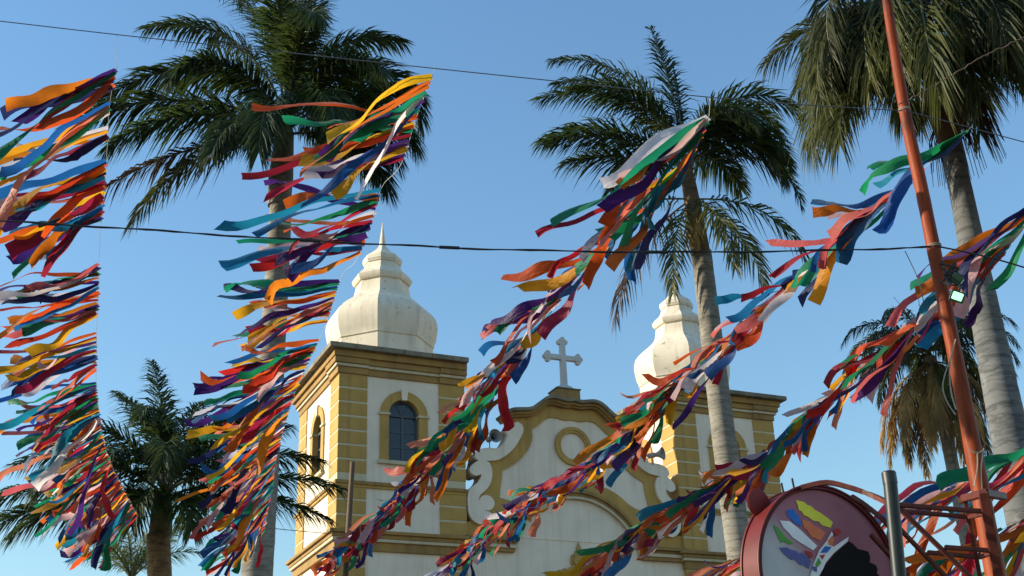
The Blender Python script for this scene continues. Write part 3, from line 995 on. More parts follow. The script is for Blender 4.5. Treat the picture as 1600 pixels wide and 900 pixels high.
# short dark palm at lower left
top = at(250, 838, 25.0); low = at_y(252, 898, top.y)
pd_, b0, t0 = palm_root('palm_tree', top, low, 'short dark bushy palm behind the ribbons at lower left')
trunk(pd_, b0, t0, .27, .23, M['trunk_brown'], 30, 31)
c0 = t0 + Vector((0, 0, .95))
k = MB(); k.tube([t0 - Vector((0, 0, .02)), t0 + Vector((0, 0, .5)), c0], [.23, .22, .14], 16)
k.build('crownshaft', M['trunk_brown'], pd_, smooth=60)
FR4 = [(-38, 82, 2.6, 34), (-60, 74, 2.2, 45), (15, 76, 2.1, 45), (50, 66, 2.2, 70), (-90, 38, 2.6, 60), (-92, 16, 3.1, 42), (-98, 4, 2.9, 34), (72, 52, 2.3, 50), (86, 34, 2.6, 55), (93, 16, 2.9, 38), (97, 4, 2.8, 34),
       (135, 35, 2.2, 95), (165, 45, 2.1, 115), (-165, 40, 2.1, 110), (-135, 30, 2.3, 90), (-120, 4, 2.4, 55), (150, 0, 2.1, 62), (-155, 0, 2.1, 62), (178, 5, 2.0, 75), (118, 2, 2.3, 55), (-20, 45, 2.0, 60), (30, 40, 2.0, 60), (180, 72, 2.0, 120), (-105, 62, 2.2, 90), (110, 64, 2.1, 95)]
for i, (az, el, L, bd) in enumerate(FR4):
    frond(pd_, c0 + Vector((math.sin(R(az)) * .08, math.cos(R(az)) * .08, (el - 40) * .006)), az, el, L * 1.24, bd, .86, 150, M['leaf'], M['rachis'], width=.038, seed=500 + i, droop=.45)

# wispy yellow-green palm far behind it
top = at(205, 905, 34.0); low = at_y(206, 960, top.y)
pw_, b0, t0 = palm_root('palm_tree', top, low, 'wispy yellow-green palm top low behind the dark palm')
trunk(pw_, b0, t0, .16, .13, M['trunk_brown'], 30, 33)
for i in range(14):
    az = -180 + i * 360 / 14
    frond(pw_, t0, az, (72, 52, 60)[i % 3], 2.2, (60, 80, 50)[i % 3], .55, 80, M['leaf_fine'], M['rachis'], width=.02, seed=560 + i, droop=.3, planes=(-50, 0, 50, 90))

# ------------------------------------------------------------------ orange pole
pp = [(1384, -60), (1386, 0), (1415, 180), (1441, 300), (1471, 450), (1501, 600), (1531, 760), (1556, 900)]
POLE_Y = 5.75
pts = [at_y(x, y, POLE_Y) for x, y in pp]
d = (pts[-1] - pts[-2]).normalized()
ft = pts[-1] + Vector((0.0, 0, -1)) * pts[-1].z
pts = pts[::-1]
pole = empty('pole', (ft.x, ft.y, 0))
tag(pole, 'tall bowed orange-red timber pole holding the wires', 'pole')
path = [Vector((ft.x, ft.y, -.05))] + pts
rads = [.052, .046, .041, .037, .0345, .033, .031, .026, .025]
pth = smooth_path([tuple(p - pole.location) + (r,) for p, r in zip(path, rads)], 60)
rnd = random.Random(4)
k = MB(); k.tube([p[:3] for p in pth], [p[3] * (1 + rnd.uniform(-.03, .03)) for p in pth], 18)
k.build('shaft', M['pole'], pole, smooth=180)


def lashing(px, py, r, parent, turns=4, name='lashing', mat='string'):
    c = at_y(px, py, POLE_Y) - parent.location
    k = MB()
    q = []
    for i in range(turns * 14 + 1):
        a = 2 * math.pi * i / 14
        q.append(c + Vector((math.cos(a) * r, math.sin(a) * r, (i / 14 - turns / 2) * .008 + .004 * math.sin(a))))
    k.tube(q, .0028, 5)
    k.build(name, M[mat], parent, smooth=60)


lashing(1413, 172, .031, pole, 2, mat='white_flex')
lashing(1459, 385, .036, pole, 2, mat='white_flex')


# ------------------------------------------------------------------ wires
def wire(name, pix, rad, mat, label, group=None, n=60, wob=0.0, cat='wire', seed=0):
    """pix: (px, py, depth) points on a sagging wire."""
    p3 = [at(*q) for q in pix]
    s = smooth_path([tuple(p) for p in p3], n)
    r = random.Random(seed)
    o0 = Vector(s[0])
    k = MB()
    k.tube([Vector(p) - o0 + Vector((0, 0, r.uniform(-wob, wob))) for p in s], rad, 6)
    o = k.build(name, M[mat], None, smooth=60, loc=o0)
    tag(o, label, cat, group)
    return o


wire('wire', [(-80, 24, 6.75), (0, 33, 6.7), (200, 56, 6.65), (420, 79, 6.6), (680, 107, 6.55), (900, 130, 6.5), (1110, 152, 6.47), (1260, 164, 6.45), (1410, 173, 6.43)], .0028, 'wire',
     'thin upper wire the ribbon garlands hang from')
wire('wire', [(1415, 173, 6.43), (1480, 190, 6.46), (1600, 222, 6.5), (1700, 250, 6.5)], .0028, 'wire', 'thin wire running right from the pole past the green ribbon')
wire('wire', [(1404, 163, 6.42), (1460, 134, 6.5), (1530, 92, 6.5), (1600, 58, 6.5), (1680, 20, 6.5)], .0035, 'post', 'rough brown wire rising right from the pole', wob=.006, seed=3)
cb = [(-80, 338, 6.2), (0, 345, 6.2), (195, 357, 6.2), (420, 372, 6.2), (620, 383, 6.2), (820, 391, 6.2), (1050, 394, 6.2), (1280, 391.5, 6.2), (1455, 386, 6.18)]
cable = wire('cable', cb, .0036, 'cable', 'thick black cable strung across below the upper wire', n=120, cat='cable', wob=.0015)
o0 = cable.location
s = smooth_path([tuple(at(*q)) for q in cb], 240)
k = MB(); k.tube([Vector(p) - o0 + Vector((0, .0055 * math.cos(i * .22), .005 * math.sin(i * .22))) for i, p in enumerate(s)], .0028, 5)
k.build('lashed_strand', M['cable'], cable, smooth=60)
for px in (195, 556, 770, 1052):
    j = min(range(240), key=lambda i: abs(i / 239 * 1535 - 80 - px))
    a, b = Vector(s[max(j - 2, 0)]) - o0, Vector(s[min(j + 2, 239)]) - o0
    k = MB(); k.tube([a - (b - a) * .1, b + (b - a) * .1], .0085, 8)
    if px == 195:
        m_ = (a + b) / 2
        k.tube([m_ + Vector((-.05, 0, -.012)), m_ + Vector((.03, 0, .016)), m_ + Vector((.055, 0, .028))], [.009, .010, .006], 8)
    k.build('splice', M['cable'], cable, smooth=60)
wire('cable', [(1460, 384, 6.2), (1500, 392, 6.2), (1560, 406, 6.2), (1640, 430, 6.2)], .0042, 'cable', 'black cable running right from the pole across the trunk', cat='cable')
wire('wire', [(-60, 792, 42), (0, 797, 42), (240, 808, 42), (460, 829, 42), (520, 834, 43.5)], .012, 'wire', 'distant power line low behind the dark palm', n=30)
wire('wire', [(1414, 392, 6.2), (1432, 430, 6.2), (1440, 455, 6.2), (1444, 480, 6.25)], .0022, 'wire', 'short loose wire dangling under the cable left of pole', n=16)

# flex looped down the pole
for q in ([(1488, 555), (1478, 580), (1473, 605), (1480, 628), (1493, 648)], [(1493, 530), (1484, 570), (1486, 612), (1494, 640)], [(1527, 706), (1527, 730), (1522, 760)], [(1537, 700), (1533, 730), (1534, 764)], [(1516, 702), (1526, 708), (1536, 704)]):
    sp_ = smooth_path([tuple(at_y(x, y, POLE_Y - .07) - pole.location) for x, y in q], 16)
    k = MB(); k.tube(sp_, .0035, 5)
    k.build('loose_flex', M['white_flex'], pole, smooth=60)


# ------------------------------------------------------------------ green floodlights on the pole
def lit_mat():
    m, n, l, p = nodes('lit_green_panel')
    v = coords(n, l, (60, 60, 60))
    ch = n.new('ShaderNodeTexVoronoi'); l.new(v, ch.inputs['Vector'])
    f = ramp(n, l, ch.outputs[0], [(0.0, (0.60, 1.0, 0.68)), (1.0, (0.22, 0.85, 0.36))])
    l.new(f.outputs[0], p.inputs['Base Color'])
    l.new(f.outputs[0], p.inputs['Emission Color'])
    p.inputs['Emission Strength'].default_value = 0.9
    p.inputs['Roughness'].default_value = .25
    return m


M['lit'] = lit_mat()
M['lamp_green'] = simple('dark_green_housing', (0.012, 0.05, 0.022), 0.35, bumps=0)


def flood(px, py, d, nrm, roll, label, w=.068, h=.052, lit=True):
    c = at(px, py, d)
    t = empty('floodlight', c)
    tag(t, label, 'floodlight', 'floodlights clamped to the orange pole')
    nrm = Vector(nrm).normalized()
    x = nrm.cross(Vector((0, 0, 1))).normalized(); y = x.cross(nrm)
    x, y = x * math.cos(roll) + y * math.sin(roll), y * math.cos(roll) - x * math.sin(roll)
    mt = Matrix((x, y, nrm)).transposed()

    def bx(name, x0, x1, y0, y1, z0, z1, mat):
        k = MB(); k.box(x0, x1, y0, y1, z0, z1)
        k.v = [tuple(mt @ Vector(v)) for v in k.v]
        return k.build(name, mat, t, bevel=.003)
    bx('housing', -w / 2, w / 2, -h / 2, h / 2, -.03, 0, M['lamp_green'])
    bx('lens', -w * .36, w * .36, -h * .36, h * .36, .0, .004, M['lit'] if lit else M['glass'])
    for q in range(4):
        bx('cooling_fin', -w * .4 + q * w * .25, -w * .4 + q * w * .25 + .004, -h * .4, h * .4, -.045, -.03, M['lamp_green'])
    k = MB()
    pz = at_y(px - 28, py - 22, POLE_Y - .02) - c
    k.tube([mt @ Vector((0, h / 2, -.015)), mt @ Vector((0, h / 2 + .03, -.03)), pz], .006, 6)
    k.build('bracket', M['black'], t)
    return t


flood(1496, 463, 6.05, (-.25, -1, -.25), R(28), 'small green floodlight facing camera, right of the orange pole')
flood(1500, 431, 6.05, (.62, -.42, .65), R(-20), 'edge-on dark floodlight just above the bright green one', lit=False)
k = MB()
rnd = random.Random(9)
c = at(1483, 425, 6.1)
for i in range(9):
    q = [Vector((rnd.uniform(-.05, .05), rnd.uniform(-.02, .02), rnd.uniform(-.06, .06))) for _ in range(4)]
    k.tube(smooth_path([tuple(v) for v in q], 12), .0035, 5)
tag(k.build('cable_tangle', M['cable'], None, smooth=60, loc=c), 'tangle of black leads beside the floodlights on pole', 'cable')

# ------------------------------------------------------------------ slim brown post before the left tower
tp = at(551, 722, 14.5); lw = at_y(540, 898, tp.y)
d = tp - lw
bs = lw - d * (lw.z / d.z)
k = MB()
pth = [Vector((bs.x, bs.y, -.05)).lerp(tp, i / 30) - Vector((bs.x, bs.y, 0)) for i in range(31)]
rnd = random.Random(2)
k.tube(pth, [.040 * (1 + rnd.uniform(-.05, .05)) - .01 * i / 30 for i in range(31)], 12)
o = k.build('wooden_post', M['post'], None, smooth=60, loc=(bs.x, bs.y, 0))
tag(o, 'slim brown wooden post standing in front of the left bell tower', 'post')

# ------------------------------------------------------------------ dark pipe post with black cap
tp = at(1389, 742, 4.6); lw = at_y(1404, 898, tp.y)
d = tp - lw
bs = lw - d * (lw.z / d.z)
t = empty('pipe_post', (bs.x, bs.y, 0))
tag(t, 'dark grey pipe post with black cap in front of drum sign', 'post')
k = MB(); k.tube([Vector((0, 0, -.05)), (tp - t.location) * .5, tp - t.location - Vector((0, 0, .03))], .0250, 20)
k.build('pipe', M['pipe'], t, smooth=60)
k = MB(); k.tube([tp - t.location - Vector((0, 0, .034)), tp - t.location + Vector((0, 0, .008)), tp - t.location + Vector((0, 0, .012))], [.0264, .0264, .023], 20)
k.build('cap', M['black'], t, smooth=40)

# ------------------------------------------------------------------ drum-shaped sign
DC = at(1298, 902, 5.35)
vn = Vector((-DC.x, -DC.y, 0)).normalized()
yaw = R(43)
DN = Vector((vn.x * math.cos(yaw) - vn.y * math.sin(yaw), vn.x * math.sin(yaw) + vn.y * math.cos(yaw), 0))
DX = Vector((-DN.y, DN.x, 0))
if DX.x < 0:
    DX = -DX
DZ = Vector((0, 0, 1))
drum = empty('drum_sign', DC)
tag(drum, 'round drum-shaped sign with red rim and feathered head silhouette', 'sign')
RAD = .395
DM = Matrix((DX, DN, DZ)).transposed()      # local (x, out, z) -> world offset


def dl(x, o, z):
    return DM @ Vector((x, o, z))


def face_pt(cx, cy):
    """Zoomed-view coordinate of the artwork -> (x, z) on the sign's face."""
    px, py = 1140 + cx / 3.461, 640 + cy / 3.461
    v = FW + RT * ((px - 800) / FPX) - UP * ((py - 450) / FPX)
    t_ = (DC - CAM).dot(DN) / v.dot(DN)
    p = CAM + v * t_ - DC
    return p.dot(DX), p.z


NS = 64
k = MB()
for r0, r1, o0_, o1_ in ((RAD, RAD, -.105, .012), (RAD, RAD * .965, .012, .016), (RAD * .965, RAD * .955, .016, -.004), (RAD, RAD * .93, -.105, -.105)):
    vs = []
    for r, o_ in ((r0, o0_), (r1, o1_)):
        vs += [dl(r * math.cos(2 * math.pi * j / NS), o_, r * math.sin(2 * math.pi * j / NS)) for j in range(NS)]
    k.add(vs, [(j, (j + 1) % NS, NS + (j + 1) % NS, NS + j) for j in range(NS)])
k.build('rim', M['drum_red'], drum, smooth=30)
k = MB()
k.tube([dl(RAD * 1.005 * math.cos(2 * math.pi * j / NS), .012, RAD * 1.005 * math.sin(2 * math.pi * j / NS)) for j in range(NS + 1)], .007, 6, cap=False)
k.tube([dl(RAD * 1.005 * math.cos(2 * math.pi * j / NS), -.10, RAD * 1.005 * math.sin(2 * math.pi * j / NS)) for j in range(NS + 1)], .007, 6, cap=False)
k.build('hoop', M['drum_red'], drum, smooth=60)


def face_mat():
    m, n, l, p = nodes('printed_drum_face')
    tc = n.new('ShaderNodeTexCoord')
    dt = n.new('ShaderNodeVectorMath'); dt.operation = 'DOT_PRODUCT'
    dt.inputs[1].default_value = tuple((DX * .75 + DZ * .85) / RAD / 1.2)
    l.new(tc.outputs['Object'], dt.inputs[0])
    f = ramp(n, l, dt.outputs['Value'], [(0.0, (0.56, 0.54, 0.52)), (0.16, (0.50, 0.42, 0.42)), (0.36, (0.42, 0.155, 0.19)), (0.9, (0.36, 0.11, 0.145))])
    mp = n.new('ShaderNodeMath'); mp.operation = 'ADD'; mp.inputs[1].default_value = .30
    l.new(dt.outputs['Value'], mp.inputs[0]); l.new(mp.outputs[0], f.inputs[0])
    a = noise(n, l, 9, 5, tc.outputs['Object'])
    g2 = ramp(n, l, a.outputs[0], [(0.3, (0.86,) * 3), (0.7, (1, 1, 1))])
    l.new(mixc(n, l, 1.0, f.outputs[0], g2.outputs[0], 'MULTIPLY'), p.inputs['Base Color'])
    p.inputs['Roughness'].default_value = .42
    p.inputs['Specular IOR Level'].default_value = .25
    return m


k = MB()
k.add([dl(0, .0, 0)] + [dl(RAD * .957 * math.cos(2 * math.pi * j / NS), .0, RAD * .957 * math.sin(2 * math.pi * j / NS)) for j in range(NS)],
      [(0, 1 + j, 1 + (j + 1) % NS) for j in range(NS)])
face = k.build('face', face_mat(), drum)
k = MB()
k.add([dl(0, -.104, 0)] + [dl(RAD * .94 * math.cos(2 * math.pi * j / NS), -.104, RAD * .94 * math.sin(2 * math.pi * j / NS)) for j in range(NS)],
      [(0, 1 + j, 1 + (j + 1) % NS) for j in range(NS)])
k.build('back', M['drum_red'], drum)


def flat(name, c):
    return simple(name, c, .55, var=.12, bumps=0, spec=.3)


ART = {'yellow': flat('print_yellow', (.78, .72, .05)), 'blue': flat('print_blue', (.02, .15, .52)), 'orange': flat('print_orange', (.75, .19, .07)), 'white': flat('print_white', (.84, .83, .80)),
       'green': flat('print_green', (.10, .34, .05)), 'violet': flat('print_violet', (.10, .11, .30)), 'red': flat('print_red', (.42, .03, .03)), 'black': simple('print_black', (.008, .008, .007), .75, var=.1, bumps=0, spec=.15)}
art = [('feather', 'white', [(268, 600), (320, 604), (345, 622), (380, 650), (440, 708), (472, 738), (450, 762), (400, 732), (340, 694), (318, 668), (290, 640)]),
       ('feather', 'yellow', [(355, 490), (400, 500), (415, 515), (440, 523), (455, 540), (490, 560), (530, 588), (556, 610), (545, 640), (500, 628), (478, 606), (450, 602), (420, 580), (400, 572), (385, 550), (372, 545), (365, 515)]),
       ('feather', 'blue', [(304, 546), (345, 535), (352, 560), (365, 568), (385, 610), (386, 634), (345, 612), (330, 590), (315, 582)]),
       ('feather', 'orange', [(388, 594), (430, 606), (445, 622), (480, 640), (516, 666), (490, 712), (462, 696), (440, 690), (415, 652), (400, 640)]),
       ('feather', 'green', [(233, 622), (262, 640), (282, 668), (300, 690), (345, 725), (318, 729), (290, 712), (275, 722), (255, 680)]),
       ('feather', 'violet', [(266, 748), (310, 745), (322, 756), (360, 765), (372, 780), (385, 772), (410, 790), (440, 820), (425, 862), (392, 838), (380, 842), (350, 812), (330, 812), (290, 780)]),
       ('headband', 'white', [(430, 905), (452, 830), (480, 762), (520, 712), (548, 660), (556, 676), (530, 730), (560, 742), (640, 688), (634, 714), (560, 775), (515, 830), (484, 905)]),
       ('bead', 'red', [(553, 664), (575, 640), (603, 660), (575, 686)]), ('bead', 'orange', [(526, 710), (546, 685), (561, 702), (550, 738), (530, 733)]),
       ('bead', 'blue', [(484, 776), (510, 740), (546, 745), (520, 776)]), ('bead', 'red', [(394, 762), (440, 774), (446, 800), (432, 806)]),
       ('bead', 'red', [(480, 790), (511, 785), (496, 814)]), ('bead', 'green', [(455, 842), (475, 802), (490, 830), (470, 854)]), ('bead', 'violet', [(440, 850), (466, 850), (466, 880), (445, 872)]),
       ('head_silhouette', 'black', [(478, 905), (512, 842), (560, 785), (640, 714), (662, 726), (690, 756), (722, 762), (746, 770), (756, 800), (752, 826), (772, 836), (786, 842), (796, 866), (790, 884), (806, 900), (818, 930), (812, 950),
                                    (800, 965), (806, 985), (796, 1000), (800, 1020), (780, 1042), (730, 1050), (700, 1090), (690, 1150), (560, 1150), (520, 1060), (480, 980)])]
for i, (nm, c_, poly) in enumerate(art):
    P2 = [face_pt(x, y) for x, y in poly]
    ar = sum(P2[a][0] * P2[(a + 1) % len(P2)][1] - P2[(a + 1) % len(P2)][0] * P2[a][1] for a in range(len(P2)))
    k = MB()
    o_ = .003 + (.002 if nm in ('headband', 'head_silhouette') else 0) + (.002 if nm == 'bead' else 0) * 2
    k.add([dl(x, o_ + i * .00006, z) for x, z in P2], [tuple(range(len(P2)))])
    k.build(nm, ART[c_], face)
# jingles set into the rim
for a in (131, 42, 215, 320):
    k = MB()
    ca, sa = math.cos(R(a)), math.sin(R(a))
    for o_ in (-.085,):
        c = dl(RAD * 1.07 * ca, o_, RAD * 1.07 * sa)
        n2 = DN
        x2 = dl(1, 0, 0); z2 = dl(0, 0, 1)
        for rr, oo in ((.062, 0),):
            ringp = [c + (x2 * math.cos(2 * math.pi * j / 28) + z2 * math.sin(2 * math.pi * j / 28)) * .064 for j in range(28)]
            ring2 = [c + DN * .006 + (x2 * math.cos(2 * math.pi * j / 28) + z2 * math.sin(2 * math.pi * j / 28)) * .058 for j in range(28)]
            k.add(ringp + ring2, [tuple(range(28))[::-1], tuple(range(28, 56))] + [(j, (j + 1) % 28, 28 + (j + 1) % 28, 28 + j) for j in range(28)])
    k.build('jingle', M['jingle'], drum, smooth=40)
k = MB()
for ang in (118, 108):
    p_ = dl(RAD * math.cos(R(ang)), -.02, RAD * math.sin(R(ang)))
    k.tube([p_, p_ + Vector((-.004, 0, .05))], .005, 5)
k.build('bolt', M['black'], drum)

# ------------------------------------------------------------------ red steel bracket carrying the sign
br = empty('steel_bracket', at_y(1540, 900, POLE_Y) * 1.0)
br.location.z = 0
tag(br, 'red steel lattice bracket joining drum sign to the pole', 'bracket')


def rbar(a, b, w=.0185, name='bar'):
    k = MB(); k.bar(at(*a) - br.location, at(*b) - br.location, w)
    return k.build(name, M['red'], br, bevel=.003)


D1, D2 = 5.12, 5.42
rbar((1392, 788, D1), (1549, 800, D1)); rbar((1392, 797, D2), (1514, 808, D2))
rbar((1476, 855, D1), (1556, 861, D1)); rbar((1449, 863, D2), (1530, 871, D2))
rbar((1405, 794, D1), (1540, 925, D1)); rbar((1396, 816, D2), (1496, 920, D2))
rbar((1506, 772, D2), (1536, 925, D2)); rbar((1536, 768, D1), (1566, 935, D1), .038, 'upright')
rbar((1392, 788, D1), (1392, 797, D2)); rbar((1360, 835, D2), (1420, 900, D2))
rbar((1549, 800, D1), (1514, 808, D2)); rbar((1556, 861, D1), (1530, 871, D2))
rbar((1506, 779, D2), (1540, 770, D1), .03, 'clamp_arm'); rbar((1536, 770, D1), (1568, 776, 5.45), .03, 'clamp_arm')
rbar((1502, 782, D2), (1540, 772, 5.75), .026, 'clamp_arm')
# arched tie from the rim to the lattice
q = smooth_path([tuple(at(*p) - br.location) for p in ((1252, 762, 5.42), (1290, 754, 5.40), (1325, 761, 5.36), (1360, 773, 5.30), (1395, 789, 5.14))], 16)
k = MB()
for a, b in zip(q[:-1], q[1:]):
    k.bar(a, Vector(b) + (Vector(b) - Vector(a)) * .05, .020)
k.build('arched_tie', M['red'], br)
q = smooth_path([tuple(at(*p) - br.location) for p in ((1330, 776, 5.5), (1352, 790, 5.5), (1380, 812, 5.46), (1405, 842, 5.42))], 12)
k = MB()
for a, b in zip(q[:-1], q[1:]):
    k.bar(a, Vector(b) + (Vector(b) - Vector(a)) * .05, .020)
k.build('arched_tie', M['red'], br)
# upright carried to the ground
f0 = at(1566, 935, D1) - br.location
k = MB(); k.box(f0.x - .025, f0.x + .025, f0.y - .025, f0.y + .025, -br.location.z - .02, f0.z)
k.build('leg', M['red'], br)

# ------------------------------------------------------------------ ribbon garlands
SEG = 18


def ribbon_mesh(i):
    """A strip of thin cloth, attached at its origin, blowing along +X with folds and a twist."""
    r = random.Random(900 + i)
    L = r.uniform(.66, 1.0)
    w = r.uniform(.056, .092)
    A, kf, ph = R(r.uniform(7, 24)), r.uniform(.5, 1.3), r.uniform(0, 6.28)
    A2, kf2, ph2 = R(r.uniform(5, 18)), r.uniform(1.8, 3.2), r.uniform(0, 6.28)
    B, kb, pb = R(r.uniform(3, 13)), r.uniform(.4, 1.1), r.uniform(0, 6.28)
    tw = R(r.choice((-1, 1)) * r.choice((r.uniform(5, 60), r.uniform(30, 160))))
    tw2 = R(r.uniform(5, 40)); pt_ = r.uniform(0, 6.28)
    sag = R(r.uniform(-6, 16))
    vfold = r.uniform(-.45, .45)
    curl = R(r.choice((0, 0, 0, r.uniform(-70, 70))))
    p = Vector((0, 0, 0))
    vs, fs = [], []
    cut = r.uniform(-.5, .5)
    for j in range(SEG + 1):
        s = j / SEG
        g = s ** .6
        th = A * g * (math.sin(2 * math.pi * kf * s + ph) - .35 * math.sin(ph)) + A2 * g * math.sin(2 * math.pi * kf2 * s + ph2) - sag * s + curl * max(0, s - .7) / .3
        ps_ = B * g * (math.sin(2 * math.pi * kb * s + pb) - .35 * math.sin(pb))
        T = Vector((math.cos(th) * math.cos(ps_), math.sin(ps_) * math.cos(th), math.sin(th)))
        Y = Vector((-math.sin(ps_), math.cos(ps_), 0))
        N = T.cross(Y)
        t_ = tw * s ** 1.6 + tw2 * math.sin(4 * s + pt_) * s
        Wv = Y * math.cos(t_) + N * math.sin(t_)
        Nv = T.cross(Wv)
        wd = w * (1 - .25 * math.exp(-(s / .08) ** 2)) * (1 - .16 * math.sin(6 * s + ph) ** 2)
        off = T * cut * w * (1 if j == SEG else 0)
        mid = Nv * wd * (vfold * math.sin(5 * s + ph2) + r.uniform(-.05, .05))
        vs += [p - Wv * wd / 2 - off, p + mid + Wv * wd * r.uniform(-.06, .06), p + Wv * wd / 2 + off]
        p = p + T * (L / SEG)
        if j:
            a = 3 * (j - 1)
            fs += [(a, a + 1, a + 4, a + 3), (a + 1, a + 2, a + 5, a + 4)]
    me = bpy.data.meshes.new('ribbon')
    me.from_pydata([tuple(v) for v in vs], [], fs)
    me.materials.append(RM['green'])
    me.polygons.foreach_set('use_smooth', [True] * len(fs))
    return me


NV = 72
RIB = [ribbon_mesh(i) for i in range(NV)]
VP = (255, 1230)           # where the parallel strings run to, far down the street
ORDER = ['orange', 'blue', 'green', 'red', 'yellow', 'purple', 'pink', 'teal', 'crimson', 'orange', 'purple', 'green', 'coral', 'red', 'yellow', 'navy', 'blue', 'white', 'orange', 'crimson', 'coral']


def garland(label, pix, d0, clusters, droops, azs, seed, length=1.0, jit=(6, 11), knot=None, first=(), along=0.0, wide=1.0, wild=.07, big=0):
    """A string carrying bunches of ribbons; clusters are (start row, end row, ribbon count)."""
    r = random.Random(seed)
    h0 = math.hypot(pix[0][0] - VP[0], pix[0][1] - VP[1])
    p3 = [at(x, y, d0 * (h0 / math.hypot(x - VP[0], y - VP[1])) ** .78) for x, y in pix]
    s = [Vector(p) for p in smooth_path([tuple(p) for p in p3], 260)]
    cum = [0]
    for a, b in zip(s[:-1], s[1:]):
        cum.append(cum[-1] + (b - a).length)
    tot = cum[-1]
    root = empty('ribbon_garland', s[0])
    tag(root, label, 'garland', 'ribbon garlands strung across the square')
    k = MB()
    st = [p - s[0] for p in s[::3]]
    if knot:
        st = [at(*knot) - s[0]] + st
    k.tube(st, .0014, 4)
    k.build('string', M['string'], root)
    rows = [p for p in smooth_path(pix, 260)]

    def arc_of(y):
        return cum[min(range(260), key=lambda i: abs(rows[i][1] - y))]
    ci = r.randrange(20)
    cnt = 0
    for (ya, yb, n) in clusters:
        a, b = arc_of(ya), arc_of(yb)
        bias_d, bias_a = r.uniform(-3, 3), r.uniform(-5, 5)
        for q in range(n):
            u = a + (b - a) * (q + r.uniform(.1, .9)) / n
            i = max(0, min(258, next((j for j in range(260) if cum[j] > u), 259) - 1))
            P = s[i].lerp(s[i + 1], (u - cum[i]) / max(1e-6, cum[i + 1] - cum[i]))
            Tn = (s[i + 1] - s[i]).normalized()
            t = u / tot
            ph = q * .45 + bias_d
            dr = lerp_list(droops, t) + bias_d + 4 * math.sin(ph) + r.gauss(0, jit[0])
            az = lerp_list(azs, t) + bias_a + 5 * math.sin(ph * .7 + 2) + r.gauss(0, jit[1])
            if r.random() < wild:
                dr += r.choice((-1, 1, 1)) * r.uniform(10, 26)
            dr = min(dr, 80)
            F = Vector((math.sin(R(az)) * math.cos(R(dr)), math.cos(R(az)) * math.cos(R(dr)), -math.sin(R(dr))))
            F = (F * (1 - along) + Tn * along).normalized()
            Y = Tn - F * Tn.dot(F)
            if Y.length < .15:
                Y = Vector((0, 0, 1)).cross(F)
            Y.normalize()
            Z = F.cross(Y)
            o = bpy.data.objects.new('ribbon', RIB[r.randrange(NV)])
            col.objects.link(o)
            o.parent = root
            ln = length * r.uniform(.68, 1.15)
            ws = wide * r.uniform(.66, 1.2)
            if cnt < big:
                ln, ws = ln * 1.2, ws * 1.15
            sgn = 1 if Z.z > 0 else -1
            mt = Matrix((F * ln, Y * sgn * ws, Z * sgn * ws)).transposed().to_4x4()
            mt.translation = P - s[0]
            o.matrix_local = mt
            ci += 1 if r.random() < .75 else r.randrange(2, 9)
            o.material_slots[0].link = 'OBJECT'
            o.material_slots[0].material = RM[first[cnt] if cnt < len(first) else ORDER[ci % len(ORDER)]]
            cnt += 1
    return root


garland('leftmost ribbon garland, hanging at the left edge of the picture',
        [(182, 106), (171, 165), (168, 225), (162, 300), (157, 360), (155, 400), (153, 470), (151, 520), (150, 590), (153, 630), (162, 690), (178, 735), (195, 770), (217, 808)], 6.5,
        [(106, 140, 7), (160, 180, 5), (198, 222, 5), (246, 345, 19), (406, 496, 19), (520, 580, 15), (596, 806, 125)], [22, 18, 8, 10, 16, 24, 32, 36, 38], [-84, -84, -82, -78, -76, -74], 11, knot=(183, 54, 6.66), wide=1.05, length=.92, jit=(4.5, 9),
        first=('purple', 'green', 'orange', 'red', 'navy', 'orange', 'navy', 'blue', 'coral', 'green', 'yellow', 'white', 'white', 'yellow', 'crimson', 'navy'))
garland('ribbon garland from the wire down past the left palm trunk',
        [(677, 116), (652, 180), (626, 258), (597, 292), (580, 350), (556, 408), (533, 433), (508, 510), (484, 560), (462, 610), (446, 660), (432, 715), (424, 770), (412, 830)], 6.5,
        [(116, 248, 19), (296, 398, 19), (436, 504, 17), (530, 828, 130)], [22, 14, 5, 8, 20, 30, 36, 38, 40], [-84, -82, -80, -76, -74], 22, knot=(679, 107, 6.55), wide=1.05, length=.92, jit=(4.5, 9),
        first=('yellow', 'orange', 'orange', 'green', 'white', 'purple', 'blue', 'green', 'orange', 'orange', 'yellow', 'red', 'green', 'crimson', 'purple', 'white', 'yellow', 'purple', 'red', 'teal', 'blue', 'orange', 'green', 'red', 'purple', 'white', 'orange', 'red', 'blue', 'purple', 'green', 'purple', 'red', 'orange'))
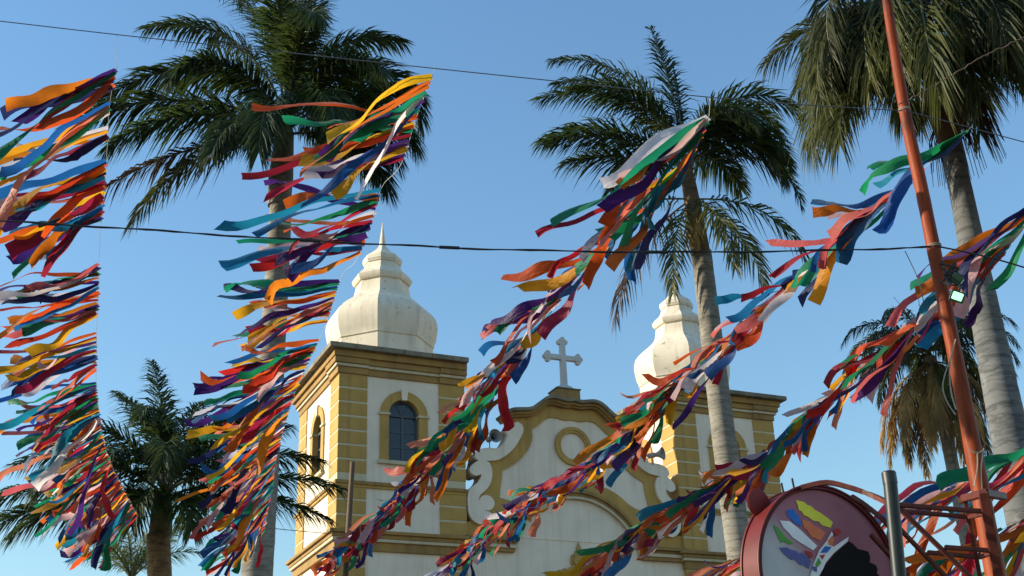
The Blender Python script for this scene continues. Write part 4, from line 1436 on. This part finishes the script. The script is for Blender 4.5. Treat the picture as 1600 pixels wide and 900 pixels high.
garland('ribbon garland running from middle palm down to the slim brown post',
        [(1108, 180), (1078, 248), (1010, 325), (940, 392), (905, 428), (850, 505), (800, 578), (752, 640), (700, 700), (650, 752), (598, 800), (548, 846)], 6.5,
        [(180, 215, 9), (228, 300, 12), (312, 395, 12), (428, 475, 10), (485, 570, 20), (575, 846, 150)], [22, 26, 30, 32, 32, 30, 30, 30], [-70, -64, -58, -54, -50], 33, length=.80, along=.30, big=10, wild=.05, jit=(6, 9), knot=(1110, 152, 6.47),
        first=('white', 'pink', 'green', 'teal', 'purple', 'orange', 'green', 'orange', 'navy', 'orange', 'teal', 'green', 'yellow', 'purple', 'coral'))
garland('ribbon garland starting at green strip behind the orange pole',
        [(1512, 204), (1470, 240), (1425, 280), (1370, 335), (1310, 385), (1250, 428), (1185, 490), (1120, 545), (1070, 590), (1030, 640), (980, 680), (930, 712), (880, 742), (830, 778), (780, 820), (738, 858)], 6.7,
        [(204, 214, 4), (262, 300, 10), (330, 400, 10), (415, 450, 9), (470, 540, 20), (545, 640, 40), (645, 858, 130)], [20, 26, 32, 32, 32, 30, 28, 28], [-72, -66, -58, -54, -52], 44, length=.80, along=.30, big=10, wild=.05, jit=(6, 9), knot=(1518, 198, 6.48),
        first=('green', 'green', 'teal', 'blue', 'coral', 'coral', 'blue', 'navy', 'green', 'yellow', 'blue', 'pink', 'orange', 'blue'))
garland('ribbon garland passing under the green floodlight to the drum sign',
        [(1650, 280), (1600, 348), (1560, 408), (1512, 452), (1462, 482), (1410, 520), (1365, 560), (1318, 600), (1285, 640), (1225, 686), (1165, 724), (1100, 765), (1040, 795), (990, 832), (945, 872), (905, 915)], 6.6,
        [(300, 345, 6), (350, 400, 9), (410, 450, 7), (482, 540, 14), (555, 640, 20), (655, 740, 42), (740, 915, 95)], [26, 36, 38, 32, 32, 30, 28, 28], [-70, -64, -58, -54, -52], 55, length=.80, along=.30, big=10, wild=.05, jit=(6, 9),
        first=('navy', 'purple', 'green', 'coral', 'orange', 'green', 'pink', 'orange', 'teal', 'red', 'navy'))
garland('ribbon garland low at right crossing behind the steel bracket',
        [(1690, 655), (1600, 706), (1540, 738), (1480, 765), (1400, 800), (1300, 830), (1210, 850), (1140, 878), (1080, 915)], 6.6,
        [(655, 915, 85)], [34, 36, 34, 32, 30], [-68, -64, -60, -58], 66)
garland('lowest ribbon garland at bottom right corner behind the bracket uprights',
        [(1720, 745), (1640, 790), (1560, 830), (1480, 862), (1400, 892), (1320, 925)], 6.8,
        [(745, 925, 44)], [38, 42, 40, 38], [-74, -72, -70], 77)
